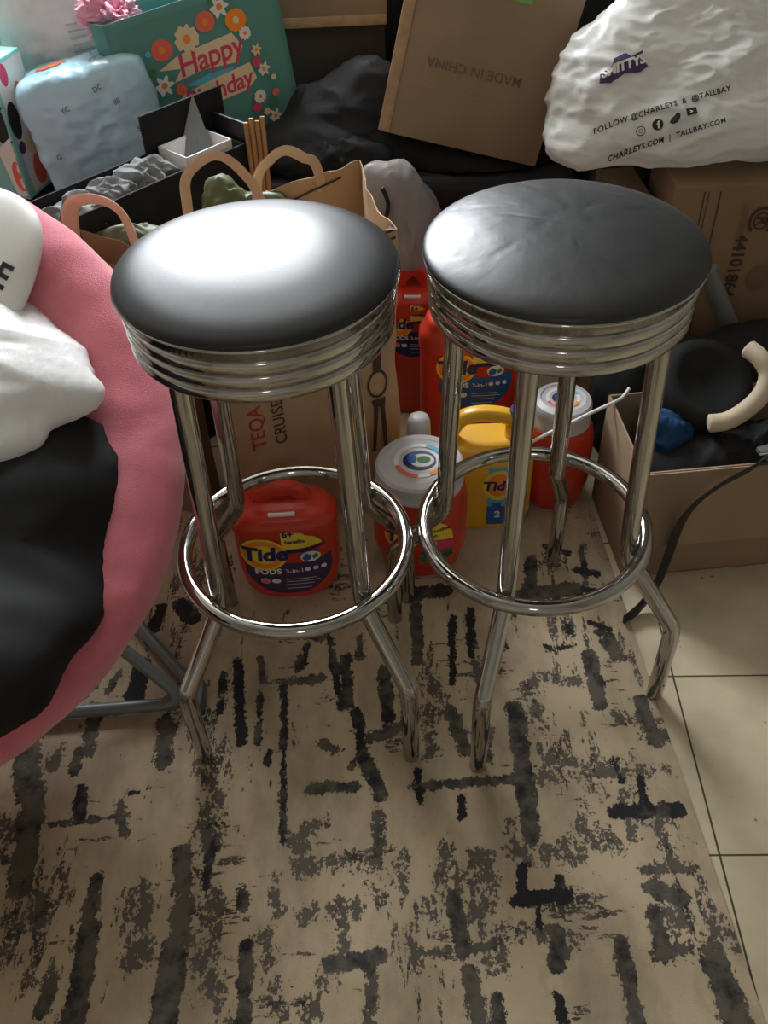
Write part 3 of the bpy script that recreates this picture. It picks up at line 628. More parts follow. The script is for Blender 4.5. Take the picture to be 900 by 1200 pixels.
def canister(name,label,c,rx,ry,h,lid_r,lid_h,lab):
    root=thing(name,label,'laundry tub',c,'orange canisters with pale grey lids')
    mb,Mx=body_mesh(c,rx,ry,h,0,[(0,.72),(.08,.86),(.35,1),(.8,1),(.93,.95),(1,.86)],2.4);body=mb.build('tub_body',M['orange'],root,60)
    L=MB().lathe([(0,0),(lid_r*1.04,0),(lid_r*1.05,.006),(lid_r*1.0,.012),(lid_r*.99,lid_h*.55),(lid_r*1.03,lid_h*.6),(lid_r*1.03,lid_h*.8),(lid_r*.97,lid_h*.93),(lid_r*.78,lid_h),(lid_r*.74,lid_h*.96),(0,lid_h*.96)],(c[0],c[1],c[2]+h),64)
    lid=L.build('screw_lid',M['silver'],root,35,{'label':'pale grey screw lid'})
    d=Decal([lid],(c[0],c[1],c[2]+h+lid_h),(1,0,0),(0,1,0),maxlen=.008);q=lid_r/.07
    d.add(ring2d(0,0,.034*q,.042*q,40),M['white']);d.add(ring2d(0,0,.034*q,.042*q,12,a0=3.4,a1=4.6),M['coral']);d.add(ring2d(0,0,.034*q,.042*q,8,a0=5.1,a1=5.8),M['orangelab']);d.add(ring2d(0,0,.034*q,.042*q,10,a0=.3,a1=1.2),M['cyan'])
    d.add(ell2d(0,0,.027*q,.023*q),M['navy']);d.add(ell2d(.004*q,-.001*q,.020*q,.016*q),M['white']);d.add(ell2d(.007*q,0,.011*q,.009*q),M['greenlab'],None);d.add(ell2d(-.012*q,.004*q,.008*q,.012*q),M['blue'])
    d.build('lid_sticker',lid)
    d=Decal([body],c,(1,0,0),(0,0,1),maxlen=.006)
    if lab:
        d.add(poly2d([(.008,.105),(.008,.150),(.025,.148),(.042,.135),(.052,.118),(.055,.098)]),M['yellowlab'])
        d.add(xf(text2d('Smoothie',.0115,.0004),.0265,.126,.12),M['inkblk']);d.add(xf(text2d('fresh',.009,.0003),.018,.113,.12),M['inkblk'])
        d.add(poly2d([(.008,.104),(.055,.096),(.058,.078),(.0,.072)]),M['magenta']);d.add(xf(ell2d(0,0,.014,.011),.012,.094),M['cream'])
        d.add(poly2d([(-.005,.070),(.056,.075),(.052,.052),(-.005,.046)]),M['greenlab']);d.add(xf(text2d('CANISTER',.0125,.0004),.026,.061,.08),M['inkblk'])
        tide_logo(d,-.035,.11,.8)
        for z_ in (.036,.029,.022,.015):d.add(rect2d(-.02,z_,.03,z_+.0015),M['inkred'])
        d.build('label_panel',body)
    return root
canister('pod_canister','orange-red canister with round pale grey lid where the two foot rings meet',V((.064,1.186,RT)),.083,.066,.192,.073,.040,True)
canister('pod_canister','smaller orange-red canister with grey lid, beside the low open cardboard box',V((.333,1.336,RT)),.064,.058,.185,.052,.050,False)

# yellow jug with loop handle
jc=V((.192,1.288,RT))
jug=thing('detergent_jug','yellow detergent jug with loop handle and dark blue cap, seen through the right stool','jug',jc)
mb,Mx=body_mesh(jc,.086,.044,.195,-.02,[(0,.86),(.05,.95),(.15,1),(.75,1),(.88,.94),(.95,.82),(1,.6)],3.4);jb=mb.build('jug_body',M['yellow'],jug,60)
MB(Mx).tube(catmull([(-.062,0,.168),(-.064,0,.205),(-.045,0,.236),(-.01,0,.245),(.03,0,.238),(.048,0,.225),(.055,0,.19)],8),.0125,14,flat=1.0).build('handle',M['yellow'],jug)
MB(Mx).lathe([(0,.185),(.026,.185),(.024,.215),(.018,.222),(0,.222)],(.055,0,0),32).build('neck',M['yellow'],jug)
cp=MB(Mx).lathe([(0,.218),(.019,.218),(.019,.245),(.017,.252),(0,.252)],(.055,0,0),32).build('cap',M['navy'],jug,35,{'label':'dark blue cap'})
d=Decal([cp],Mx@V((.055,0,.232)),(1,0,0),(0,0,1),maxlen=.005);d.add(xf(text2d('C',.022,.0012),0,0),M['yellowlab']);d.build('cap_letter',cp)
d=Decal([jb],jc,(1,0,0),(0,0,1),maxlen=.006)
d.add(rect2d(.0,.012,.073,.155),M['cyan']);d.add(rect2d(.0,.012,.073,.06),M['blue']);d.add(ell2d(.020,.112,.030,.036),M['yellowlab']);d.add(ell2d(.020,.112,.022,.027),M['orangelab'])
d.add(xf(text2d('Tide',.03,.0012,.1),.018,.11),M['navy']);d.add(rect2d(.038,.128,.073,.155),M['coral']);d.add(xf(text2d('MAX',.013,.0005),.055,.142),M['white']);d.add(rect2d(.04,.104,.073,.125),M['purple']);d.add(xf(text2d('96',.014,.0005),.055,.114),M['white'])
d.add(xf(text2d('oxi',.014,.0005),.017,.066),M['navy']);d.add(xf(text2d('2',.022,.0008),.02,.04),M['white']);d.build('label_panel',jb)
# small bottle with a white cap
bc=V((.070,1.302,RT))
bt=thing('squeeze_bottle','small yellow bottle with cloudy white cap, between the paper bag and the yellow jug','bottle',bc)
MB().lathe([(0,0),(.024,0),(.027,.004),(.027,.16),(.024,.178),(.016,.19),(0,.19)],bc,36).build('bottle_body',M['yellow'],bt)
MB().lathe([(0,.188),(.021,.188),(.0215,.192),(.0205,.222),(.017,.232),(.010,.235),(0,.235)],bc,36).build('cap',M['silver'],bt,50,{'label':'cloudy white cap'})

# ================================================================ KRAFT PAPER BAGS
def paper_bag(corners,ztop,zbot,seed,amp=.007,nh=40,taper=.0,ns=28,bottom=True):
    """open paper bag: four floor corners going round, crumpled walls, folded gussets, open top"""
    C_=[V(c) for c in corners];cen=sum(C_,V((0,0,0)))/4;pts=[]
    for i in range(4):
        a,b=C_[i],C_[(i+1)%4]
        for k in range(ns):pts.append((a.lerp(b,k/ns),i,k/ns))
    m=len(pts)
    def shell(off,flip):
        vs=[]
        for j in range(nh):
            t=j/(nh-1)
            for p,i,u in pts:
                q=cen.lerp(p,1-taper*(1-t)-off)
                zt=ztop[i]+(ztop[(i+1)%4]-ztop[i])*u
                z=zbot+(zt-zbot)*t+ (t**8)*.012*nz((q.x*1,q.y,seed),25,seed)
                n_=(q-cen);n_.z=0;n_.normalize()
                g=0
                if i in (1,3): g=-.018*math.sin(PI*u)*(.3+.7*t)         # gusset pulls in
                a=amp*(ridge((q.x,q.y,z),9,seed)*.6+nz((q.x,q.y,z),5,seed+2)*1.2+ridge((q.x,q.y,z),22,seed)*.25)*min(1,.2+t)
                vs.append((q.x+n_.x*(a+g),q.y+n_.y*(a+g),z))
        return vs
    A=shell(0,0);B=shell(.012,1);o=len(A);fs=[]
    for j in range(nh-1):
        for i in range(m):
            l=(i+1)%m;fs.append([j*m+i,j*m+l,(j+1)*m+l,(j+1)*m+i]);fs.append([o+j*m+i,o+(j+1)*m+i,o+(j+1)*m+l,o+j*m+l])
    for i in range(m):
        l=(i+1)%m;fs.append([(nh-1)*m+i,(nh-1)*m+l,o+(nh-1)*m+l,o+(nh-1)*m+i])
    fs.append(list(range(m))[::-1]);fs.append([o+i for i in range(m)])
    return MB().add(A+B,fs)
kb=thing('kraft_paper_bag','large crumpled kraft shopping bag with twisted handles standing behind the left stool','paper bag',(-.13,1.38,0),'kraft shopping bags')
kbody=paper_bag([(-.262,1.232,0),(.034,1.352,0),(-.012,1.548,0),(-.318,1.425,0)],[.575,.575,.60,.565],.002,3,amp=.010).build('bag_body',M['kraft'],kb,50)
def strap(name,pts,w_,th,m,parent,up): return MB().tube(catmull(pts,7),w_,10,flat=th,up=up).build(name,m,parent,50)
strap('bag_handle',[(-.292,1.41,.50),(-.290,1.41,.60),(-.284,1.415,.645),(-.250,1.42,.672),(-.222,1.42,.672),(-.196,1.43,.640),(-.178,1.435,.60),(-.165,1.45,.50)],.0085,.14,M['kraft_pale'],kb,(-.37,.93,0))
strap('bag_handle',[(-.190,1.475,.50),(-.182,1.48,.605),(-.157,1.49,.636),(-.132,1.50,.645),(-.106,1.51,.628),(-.085,1.52,.605),(-.075,1.53,.50)],.0085,.14,M['kraft_pale'],kb,(-.37,.93,0))
d=Decal([kbody],(.018,1.343,.27),(.925,.375,0),(0,0,1),lift=.0012);fo=-.020
# figure drawing on the right side
d.add(ring2d(-.02,.02,.016,.020,30,1,1.5),M['ink']);d.add(poly2d([(-.034,-.012),(-.006,-.012),(-.008,-.03),(-.030,-.03)]),M['ink'])
d.add(poly2d([(-.030,-.03),(-.021,-.03),(-.030,-.13),(-.036,-.13)]),M['ink']);d.add(poly2d([(-.018,-.03),(-.009,-.03),(-.004,-.15),(-.012,-.15)]),M['ink']);d.add(rect2d(-.028,.05,-.012,.10),M['ink'])
d.build('side_print',kbody)
fx=V((.292,.117,0)).normalized()
d=Decal([kbody],(-.116,1.286,.30),fx,(0,0,1),lift=.0012)
d.add(xf(text2d('TEQA',.036,.0004),-.100,-.03,PI/2),M['inkred']);d.add(xf(text2d('CRUISE',.030,.0002),-.060,-.03,PI/2),M['ink'])
d.build('front_print',kbody)
# sketchy lettering inside of the far wall near the rim
d=Decal([kbody],(-.10,1.40,.545),fx,(-.05,.1,1),lift=.0012)
for k_,(a,b,c,e) in enumerate([(.02,.0,.16,.028),(.02,-.012,.15,.012),(.05,-.03,.12,-.018),(.06,-.045,.13,-.03),(.0,.02,.10,.045)]):
    d.add(poly2d([(a,b),(c,e),(c,e+.004),(a,b+.004)]),M['ink'])
d.add(xf(text2d('THE',.03,.0006),.02,-.025,.1),M['ink']);d.build('rim_print',kbody)
# small red-brown twine scrap on the corner
kb2=thing('kraft_paper_bag','small brown paper bag with pale loop handle, behind the pink chair rim','paper bag',(-.44,1.42,0),'kraft shopping bags')
k2=paper_bag([(-.520,1.385,0),(-.335,1.310,0),(-.325,1.375,0),(-.50,1.450,0)],[.555,.530,.530,.555],.002,8,amp=.006,ns=16,nh=30).build('bag_body',M['card_dk'],kb2,50)
strap('bag_handle',[(-.480,1.39,.50),(-.478,1.39,.57),(-.463,1.39,.622),(-.420,1.38,.632),(-.385,1.37,.612),(-.372,1.362,.55),(-.368,1.360,.49)],.013,.12,M['kraft_pale'],kb2,(-.35,.93,0))

# ================================================================ BLACK HAMPER WITH TISSUE
e=V((.69,.72,0)).normalized();q_=V((-.72,.69,0)).normalized()
HA=V((-.500,1.425,0));HL=.395;HD=.11;HZ=.575
def frame_box(mb,A,ex,ey,L,D,z0,z1,t=.005):
    def wall(a,b):
        d_=(b-a);c=(a+b)/2;c=V((c.x,c.y,(z0+z1)/2));mb.box(c,(d_.length+t,t,z1-z0),.0015,rot=Matrix.Rotation(math.atan2(d_.y,d_.x),3,'Z'))
    P=[A,A+ex*L,A+ex*L+ey*D,A+ey*D]
    for i in range(4):wall(P[i],P[(i+1)%4])
    c=(P[0]+P[2])/2;mb.box((c.x,c.y,z0+t/2),(L,D,t),.001,rot=Matrix.Rotation(math.atan2(ex.y,ex.x),3,'Z'))
ham=thing('storage_box','black open fabric box with its lid flap standing up, stuffed with grey tissue','storage box',(HA.x,HA.y,0))
mb=MB();frame_box(mb,HA,e,q_,HL,HD,.002,HZ);hb=mb.build('box_body',M['blackfab'],ham,30)
# standing flap behind the right half and its thick right edge
A1=HA+e*(HL*.62)+q_*(HD-.006);B1=HA+e*(HL+.04)+q_*(HD-.006)
c=(A1+B1)/2;MB().box((c.x+.005,c.y+.0,HZ+.028),((B1-A1).length,.006,.085),.002,rot=Matrix.Rotation(math.atan2(e.y,e.x),3,'Z')).build('lid_flap',M['blackfab'],ham)
A2=HA+e*(HL+.012);c=A2+q_*HD/2
MB().box((c.x,c.y,HZ+.008),(HD+.004,.006,.05),.002,rot=Matrix.Rotation(math.atan2(q_.y,q_.x),3,'Z')).build('side_flap',M['blacknylon'],ham)
t=thing('tissue_paper','crumpled grey tissue paper spilling from the black storage box','tissue paper',(-.42,1.60,.5))
for i,(u,w_,z_,r) in enumerate(((.06,.055,.540,.045),(.13,.05,.552,.048),(.20,.055,.560,.045),(.235,.05,.565,.030))):
    c=HA+e*u+q_*w_;ob=MB().add(*blob([((c.x,c.y,z_),(r,r*.8,r*.6))],(c.x,c.y,z_),nu=90,nv=56,amp=.030,freq=13,seed=i*3+1,an=(1,1.6,.7),fine=.12,rmax=.3)).build('crumpled_sheet',M['tissue'],t,25)
cell=thing('gift_box','small open box lined in white and grey inside the right end of the black box','box',(-.27,1.70,.5))
CA=HA+e*(HL*.69)+q_*.012
mb=MB();frame_box(mb,CA,e,q_,HL*.26,HD-.03,.50,HZ+.012,.003);mb.build('box_body',M['whitep'],cell,30)
c=CA+e*.05+q_*.05;MB().add([(c.x-.03,c.y+.02,.55),(c.x+.035,c.y+.03,.55),(c.x+.01,c.y+.045,.655),(c.x+.01,c.y+.02,.55)],[[0,1,2],[0,2,3],[1,3,2],[0,3,1]]).build('tissue_peak',M['tissue'],cell,20)
# wooden sticks beside it
for i in range(4):
    x=-.212+.008*i;mb=MB().tube([(x,1.665-.006*i,.36),(x-.004+.002*i,1.695+.003*i,.618+.006*(i%2))],.0045,10)
    tag(mb.build('wooden_stick',M['wood']),('orange-brown wooden stick, leftmost of the four beside the black box','second orange-brown wooden stick from the left beside the black box','third orange-brown wooden stick from the left beside the black box','orange-brown wooden stick, rightmost of the four beside the black box')[i],'stick','wooden sticks beside the storage box')
pc=thing('flat_package','dark package holding up the wooden sticks behind the kraft bag','package',(-.19,1.66,0))
MB().box((-.195,1.665,.18),(.09,.05,.358),.008).build('package_body',M['card_dk'],pc)
gb=MB().add(*blob([((-.40,1.455,.50),(.085,.03,.05))],(-.40,1.455,.50),nu=60,nv=30,amp=.012,freq=20,seed=5)).build('green_bag',M['greenbag'],None,60)
tag(gb,'crumpled olive green wrapper showing behind the small paper bag','wrapper')
gb=MB().add(*blob([((-.245,1.50,.54),(.035,.04,.06)),((-.17,1.49,.53),(.05,.03,.05))],(-.21,1.495,.53),nu=60,nv=30,amp=.015,freq=22,seed=6)).build('green_bag',M['greenbag'],None,60)
tag(gb,'olive green wrapper poking out of the large kraft bag beneath its handle','wrapper')

# ================================================================ PACKS ON THE SOFA
def wrapped(name,label,cat,c,d,rot,m,seed,amp,power=5,group=None):
    root=thing(name,label,cat,c,group)
    Mx=Matrix.Translation(c)@rot.to_4x4();mb=MB(Mx)
    mb.add(*blob([((0,0,0),(d[0]/2,d[1]/2,d[2]/2))],(0,0,0),nu=120,nv=70,amp=amp,freq=9,seed=seed,power=power,an=(1,1,1.6),rmax=.5))
    return root,mb.build('wrapped_pack',m,root,80),Mx
Ry=lambda a:Matrix.Rotation(a,3,'Y')
Rz=lambda a:Matrix.Rotation(a,3,'Z')
Rx=lambda a:Matrix.Rotation(a,3,'X')
r1,o1,m1=wrapped('tissue_pack','pale blue plastic-wrapped tissue pack tilted in front of the white pack','tissue pack',V((-.520,1.845,.572)),(.245,.150,.225),Rz(.22)@Ry(-.16)@Rx(-.12),M['blue_film'],3,.007,7)
d=Decal([o1],m1@V((0,-.08,.0)),m1.to_3x3()@V((1,0,0)),m1.to_3x3()@V((0,.0,1)),lift=.001)
for i,(u,v,s_) in enumerate(((-.085,-.02,'G'),(.03,.075,'DC'),(.055,.045,'IIII'),(-.04,.055,'YC'),(.085,-.01,'SOC'))):d.add(xf(text2d(s_,.013,.0002),u,v,.2),M['greytube']);d.flush('pack_lettering',o1)
d=Decal([o1],m1@V((0,0,.11)),m1.to_3x3()@V((1,0,0)),m1.to_3x3()@V((0,1,0)),lift=.001)
d.add(ell2d(-.045,.01,.030,.014,20),M['coral']);d.add(ell2d(-.045,.012,.018,.007,20),M['orangelab']);d.flush('pack_picture',o1);d.add(xf(text2d('CO',.022,.0003),.045,.03,-.15),M['greytube']);d.flush('pack_lettering',o1);d.add(xf(text2d('SOFT',.02,.0003),.04,-.02,1.4),M['greytube']);d.flush('pack_lettering',o1);d.add(xf(text2d('care',.018,.0003),-.06,-.045,.1),M['greytube']);d.build('pack_lettering',o1)
r2_,o2,m2=wrapped('toilet_roll_pack','tall white plastic-wrapped toilet roll pack at the window end of the pile','toilet roll pack',V((-.590,2.035,.640)),(.235,.19,.37),Rz(.15)@Ry(-.10),M['white_film'],7,.012,5)
d=Decal([o2],m2@V((0,-.09,0)),m2.to_3x3()@V((1,0,0)),m2.to_3x3()@V((0,0,1)),lift=.001)
for i in range(5):d.add(rect2d(.02,.08-.012*i,.075,.084-.012*i),M['silver'])
d.add(rect2d(.025,.0,.045,.014),M['silver']);d.build('pack_print',o2)
# teal gift bag at the far left
tg=thing('gift_bag','teal and white printed gift bag at the left edge, beside the tissue packs','gift bag',(-.74,1.86,.45),'gift bags')
Mt=Matrix.Translation((-.752,1.855,SZ))@Matrix.Rotation(-.30,4,'Z')
mb=MB(Mt);mb.box((0,0,.13),(.20,.10,.255),.004);to=mb.build('bag_body',M['aqua'],tg)
d=Decal([to],Mt@V((.1,0,.13)),Mt.to_3x3()@V((0,1,0)),(0,0,1));
d.add(poly2d([(-.048,.12),(.048,.12),(.048,-.12),(-.03,-.12)]),M['white']);d.add(ell2d(-.02,.10,.012,.02),M['magenta']);d.add(ell2d(.01,.05,.013,.03),M['coral']);d.add(ell2d(.02,.01,.012,.02),M['magenta'])
d.add(ell2d(-.028,.02,.017,.035),M['inkblk']);d.add(ell2d(.0,-.03,.02,.02),M['cream']);d.add(ell2d(.005,-.085,.02,.03),M['coral']);d.add(ell2d(-.03,-.03,.01,.012),M['purple']);d.build('side_print',to)
d=Decal([to],Mt@V((0,-.05,.13)),Mt.to_3x3()@V((1,0,0)),(0,0,1));d.add(ell2d(.085,.02,.022,.04),M['inkblk']);d.add(poly2d([(.06,-.03),(.1,-.0),(.1,-.12),(.075,-.12)]),M['white']);d.add(ell2d(.09,-.08,.012,.03),M['coral']);d.build('front_print',to)
# birthday gift bag
gX=V((.86173,.49752,.0995)).normalized();gU=V((-.11094,-.0066,.9938));gU=(gU-gX*gU.dot(gX)).normalized();gN=gX.cross(gU).normalized();
gB=V((-.4315,1.8254,.4540));gW=.3485;gH=.300;gD=.09
g=thing('gift_bag','green birthday gift bag with flowers and a lettered ribbon, leaning on the sofa','gift bag',gB,'gift bags')
def gp(u,v,w_=0): return gB+gX*u+gU*v-gN*w_
mb=MB();N_=18
def sidefn(u0,w0,u1,w1):
    def f(s,t):
        u=u0+(u1-u0)*s;w_=w0+(w1-w0)*s;v=t*gH
        bul=math.sin(PI*s)*math.sin(PI*min(1,t*1.1))
        p=gp(u,v,w_);return p+gN*(.006*bul*(1 if w0==w1==0 else 0))+gX*(-.012*math.sin(PI*s)*t if u0==u1 else 0)
    return f
for a,b,c_,e_ in ((0,0,gW,0),(gW,0,gW,gD),(gW,gD,0,gD),(0,gD,0,0)):mb.grid(sidefn(a,b,c_,e_),N_,N_)
mb.add([gp(0,0,0),gp(gW,0,0),gp(gW,0,gD),gp(0,0,gD)],[[0,1,2,3]])
go=mb.build('bag_body',M['teal'],g,40)
mo=go.modifiers.new('thickness','SOLIDIFY');mo.thickness=.0012
d=Decal([go],gB,gX,gU,lift=.0012,maxlen=.01)
d.add(poly2d([(.075,.198),(.120,.214),(.236,.221),(.252,.192),(.232,.168),(.160,.176),(.098,.170),(.118,.190)]),M['cream'])
d.add(poly2d([(.122,.158),(.170,.166),(.228,.162),(.190,.150),(.150,.148)]),M['cyan'])
d.add(poly2d([(.088,.126),(.110,.146),(.170,.153),(.258,.160),(.266,.128),(.240,.112),(.160,.110),(.104,.112)]),M['cream'])
d.add(xf(text2d('Happy',.056,.0008,.12,.95),.182,.194,.03),M['magenta']);d.add(xf(text2d('Birthday',.046,.0008,.12,.95),.182,.131,.03),M['magenta'])
for (u,v,r_,m_,k_) in ((.092,.231,.021,'coral',0),(.145,.236,.026,'cream',1),(.189,.254,.020,'coral',0),(.224,.270,.020,'white',2),(.250,.240,.022,'orangelab',0),(.262,.213,.013,'white',1),(.277,.178,.012,'cream',2),(.284,.140,.014,'white',2),(.272,.157,.010,'magenta',0),(.076,.172,.020,'white',2),(.106,.156,.011,'coral',0),(.287,.045,.015,'white',2),(.288,.073,.010,'greenlab',1),(.262,.093,.014,'white',1),(.298,.090,.008,'coral',0),(.063,.233,.006,'cyan',1),(.27,.06,.008,'cream',1),(.06,.20,.008,'greenlab',1),(.205,.283,.006,'greenlab',0),(.300,.12,.006,'cream',0),(.25,.075,.010,'magenta',0)):
    d.add(ell2d(u,v,r_,r_*.9,24) if k_==0 else flower2d(u,v,r_,10 if k_==1 else 6,.25 if k_==1 else .5),M[m_]);
    if r_>.011:d.add(ell2d(u,v,r_*.3,r_*.3,14),M['orangelab' if m_!='orangelab' else 'cream'])
d.build('greeting_print',go)
pk=MB().add(*blob([(gp(.045,.295,.06)[:],(.045,.03,.022))],gp(.045,.295,.06)[:],nu=70,nv=40,amp=.03,freq=26,seed=8,fine=.6)).build('shredded_paper',M['pinkpaper'],None,25)
tag(pk,'tuft of pink shredded paper at the top left of the green gift bag','gift wrap')

# ================================================================ BOXES ON THE SOFA
def carton(name,label,corners_fn,size,m,group,bev=.003):
    root=thing(name,label,'cardboard box',corners_fn@V((0,0,0)),group)
    L,D,Hh=size;o=MB(corners_fn).box((L/2,D/2,Hh/2),(L,D,Hh),bev).build('box_body',m,root,30)
    return root,o
# big tilted carton, print upside down
BL=V((.030,1.835,.535));bx=V((.975,-.10,-.235)).normalized();bu=V((.20,.10,1));bu=(bu-bx*bu.dot(bx)).normalized();bn=bx.cross(bu)  # towards camera is -bn? 
by=bu.cross(bx).normalized()
if by.y<0:by=-by
MBX=Matrix(((bx.x,by.x,bu.x,BL.x),(bx.y,by.y,bu.y,BL.y),(bx.z,by.z,bu.z,BL.z),(0,0,0,1)))
r3,o3=carton('cardboard_box','big tilted cardboard box with upside-down print and a green sticker','x' and MBX,(.315,.26,.36),M['card'],'cardboard boxes')
MB(MBX).box((.004,-.001,.18),(.022,.003,.355),.001).build('edge_flap',M['card_in'],r3,props={'label':'paler folded edge'})
d=Decal([o3],MBX@V((0,0,0)),bx,bu,lift=.001,maxlen=.03)
d.add(xf(text2d('MADE IN CHINA',.024,.0004,0,1.05),.150,.145,PI),M['inkfade'])
d.flush('origin_print',o3);d.add(rect2d(.165,.275,.222,.315),M['greensticker']);d.add(xf(text2d('B',.03,.0006),.195,.295,PI),M['greenlab']);d.flush('green_sticker',o3,{'label':'green sticker'})
d.add(rect2d(.06,.10,.24,.1012),M['card_in']);d.build('tape_seam',o3)
# black blanket heap under the carton
bk=MB().add(*blob([((.10,1.95,.47),(.26,.10,.06)),((.24,1.90,.45),(.16,.09,.045))],(.15,1.94,.47),nu=90,nv=40,amp=.01,freq=8,seed=4,zmin=SZ)).build('blanket',M['blackfab'],None,80)
tag(bk,'black folded blanket squashed under the big tilted box','blanket')
# box with a lit flap, over a dark block coloured as its shaded side
r4,o4=carton('shaded_side_carton','dark taupe stand-in for the shaded side of the box above, between the birthday bag and the big box',Matrix.Translation((-.185,2.115,SZ+.002)),(.235,.15,.215),M['taupe'],'cardboard boxes')
r5,o5=carton('cardboard_box','plain brown cardboard box above its dark shaded-side block at the top of the pile',Matrix.Translation((-.195,2.095,SZ+.219)),(.25,.165,.16),M['card'],'cardboard boxes')
MB().box((-.07,2.092,SZ+.212),(.246,.004,.02),.001).build('box_flap',M['card_in'],r5)
# black clothes
jk=thing('jacket','black quilted jacket heaped between the birthday bag and the big box','jacket',(-.05,1.98,SZ))
MB().add(*blob([((-.06,1.985,.50),(.145,.09,.085)),((-.11,1.90,.475),(.10,.07,.055)),((.0,1.97,.55),(.07,.07,.075)),((-.20,1.90,.48),(.06,.05,.04))],(-.06,1.97,.50),k=.04,nu=120,nv=70,amp=.026,freq=6,seed=21,an=(1,1,1.5),fine=.08,zmin=SZ+.001)).build('jacket_body',M['greyfab'],jk,80)
MB().add(*blob([((-.095,1.875,.465),(.10,.055,.045)),((.0,1.875,.455),(.09,.045,.038))],(-.06,1.875,.46),nu=80,nv=40,amp=.018,freq=11,seed=31,fine=.25)).build('jacket_sleeve',M['blackfab'],jk,80)

# ================================================================ FILM BAG BETWEEN THE STOOLS
fb=thing('plastic_bag','crumpled grey clear plastic bag in the gap behind the two stool seats','bag',(.07,1.70,.35),'plastic bags')
MB().add(*blob([((.060,1.715,.385),(.078,.055,.095)),((.085,1.70,.345),(.06,.045,.05)),((.03,1.71,.47),(.055,.035,.05))],(.065,1.71,.39),k=.04,nu=120,nv=70,amp=.018,freq=9,seed=12,an=(1.5,1,.6),fine=.1,zmin=.335)).build('bag_body',M['grey_film'],fb,60)
MB().tube(catmull([(.025,1.66,.50),(.035,1.655,.47),(.028,1.65,.44)],5),.004,8).build('tie',M['inkblk'],fb)

# ================================================================ RIGHT-HAND PILE
MPX=Matrix.Translation((.535,1.540,.002))@Matrix.Rotation(-.03,4,'Z')@Matrix.Rotation(0,4,'X')
r6,o6=carton('cardboard_box','upright cardboard box with printed number and round marks under the white bag',MPX,(.40,.17,.530),M['card_dk'],'cardboard boxes')
d=Decal([o6],MPX@V((0,0,0)),MPX.to_3x3()@V((1,0,0)),(0,0,1),lift=.001,maxlen=.03)
for u,w_ in ((.052,.0024),(.060,.0016),(.080,.0024)):d.add(rect2d(u,.10,u+w_,.52),M['ink'])
d.add(rect2d(.069,.14,.0702,.42),M['inkfade'])
d.add(xf(text2d('44101864',.032,.0010),.137,.372,-PI/2),M['ink'])
d.add(ring2d(.165,.462,.0215,.028,40,.85,1,-.9,PI+.9),M['ink']);d.add(xf(text2d('R',.03,.001),.165,.462,-PI/2),M['ink']);d.add(ring2d(.165,.462,.014,.017,30,.85),M['ink'])
d.add(rect2d(.128,.43,.1305,.495),M['inkfade']);d.add(rect2d(.134,.435,.136,.49),M['inkfade']);d.add(ell2d(.188,.348,.022,.027,30),M['inkfade']);d.build('box_print',o6)
r7,o7=carton('cardboard_box','narrow brown cardboard box wedged left of the upright printed box',Matrix.Translation((.452,1.60,.002))@Matrix.Rotation(.05,4,'Z'),(.073,.15,.475),M['card_dk'],'cardboard boxes')
# big white carrier bag
cb=thing('plastic_bag','large white carrier bag with printed logo resting on the upright cardboard box','bag',(.56,1.74,.51),'plastic bags')
bz=.537
_nz=nz
vb=blob([((.545,1.70,.610),(.205,.150,.085)),((.73,1.70,.61),(.20,.15,.09)),((.425,1.71,.650),(.085,.09,.070)),((.385,1.66,.565),(.06,.07,.04)),((.465,1.73,.705),(.09,.08,.06)),((.60,1.76,.71),(.13,.10,.065)),((.535,1.77,.765),(.075,.06,.05)),((.72,1.77,.735),(.11,.08,.06)),((.64,1.68,.70),(.16,.05,.030))],(.60,1.72,.64),k=.035,nu=280,nv=170,amp=.017,freq=6.5,seed=17,an=(.8,1,1.7),fine=.25,zmin=bz,rmax=.6)
co=MB().add(*vb).build('bag_body',M['plastic_bag'],cb,80)
MB().tube(catmull([(.56,1.76,.76),(.60,1.75,.83),(.66,1.75,.84),(.72,1.76,.80),(.74,1.77,.75)],7),.024,10,flat=.25).build('bag_handle',M['plastic_bag'],cb,80)
MB().tube(catmull([(.64,1.80,.75),(.69,1.78,.80),(.76,1.77,.80),(.80,1.79,.74)],7),.020,10,flat=.25).build('bag_handle',M['plastic_bag'],cb,80)
cX=V((.97,.02,.22)).normalized();cY=V((-.1,.55,.85))
d=Decal([co],(.480,1.60,.678),cX,cY,lift=.0022,maxlen=.008)
d.add(xf(poly2d([(-.050,-.012),(-.045,.004),(-.02,.010),(-.012,.022),(.012,.026),(.022,.016),(.045,.020),(.042,.004),(.048,-.010),(.03,-.016),(.0,-.010),(-.03,-.018)]),-.035,.045,.05,.85,.9),M['purple'])
d.add(xf(text2d('SMITTYS',.020,.0011,.2),-.035,.048,.08),M['white'],.0045);d.flush('emblem_print',co)
d.add(xf(text2d('FOLLOW @CHARLEYS  &  @TALLBAY',.0125,.0003,.1,1.1),.015,-.035,.03),M['inkblk'])
d.add(ring2d(-.028,-.062,.0065,.0078,18),M['inkblk']);d.add(ring2d(-.028,-.062,.0026,.0036,14),M['inkblk'])
d.add(ell2d(.0,-.060,.009,.009,22),M['inkblk']);d.add(xf(text2d('f',.016,.0006),.001,-.061),M['white'])
d.add(poly2d([(.018,-.062),(.024,-.056),(.028,-.054),(.033,-.050),(.038,-.054),(.036,-.060),(.030,-.066),(.022,-.066)]),M['inkblk'])
d.add(rect2d(.048,-.060,.066,-.048),M['inkblk']);d.add(poly2d([(.054,-.057),(.054,-.051),(.060,-.054)]),M['white'])
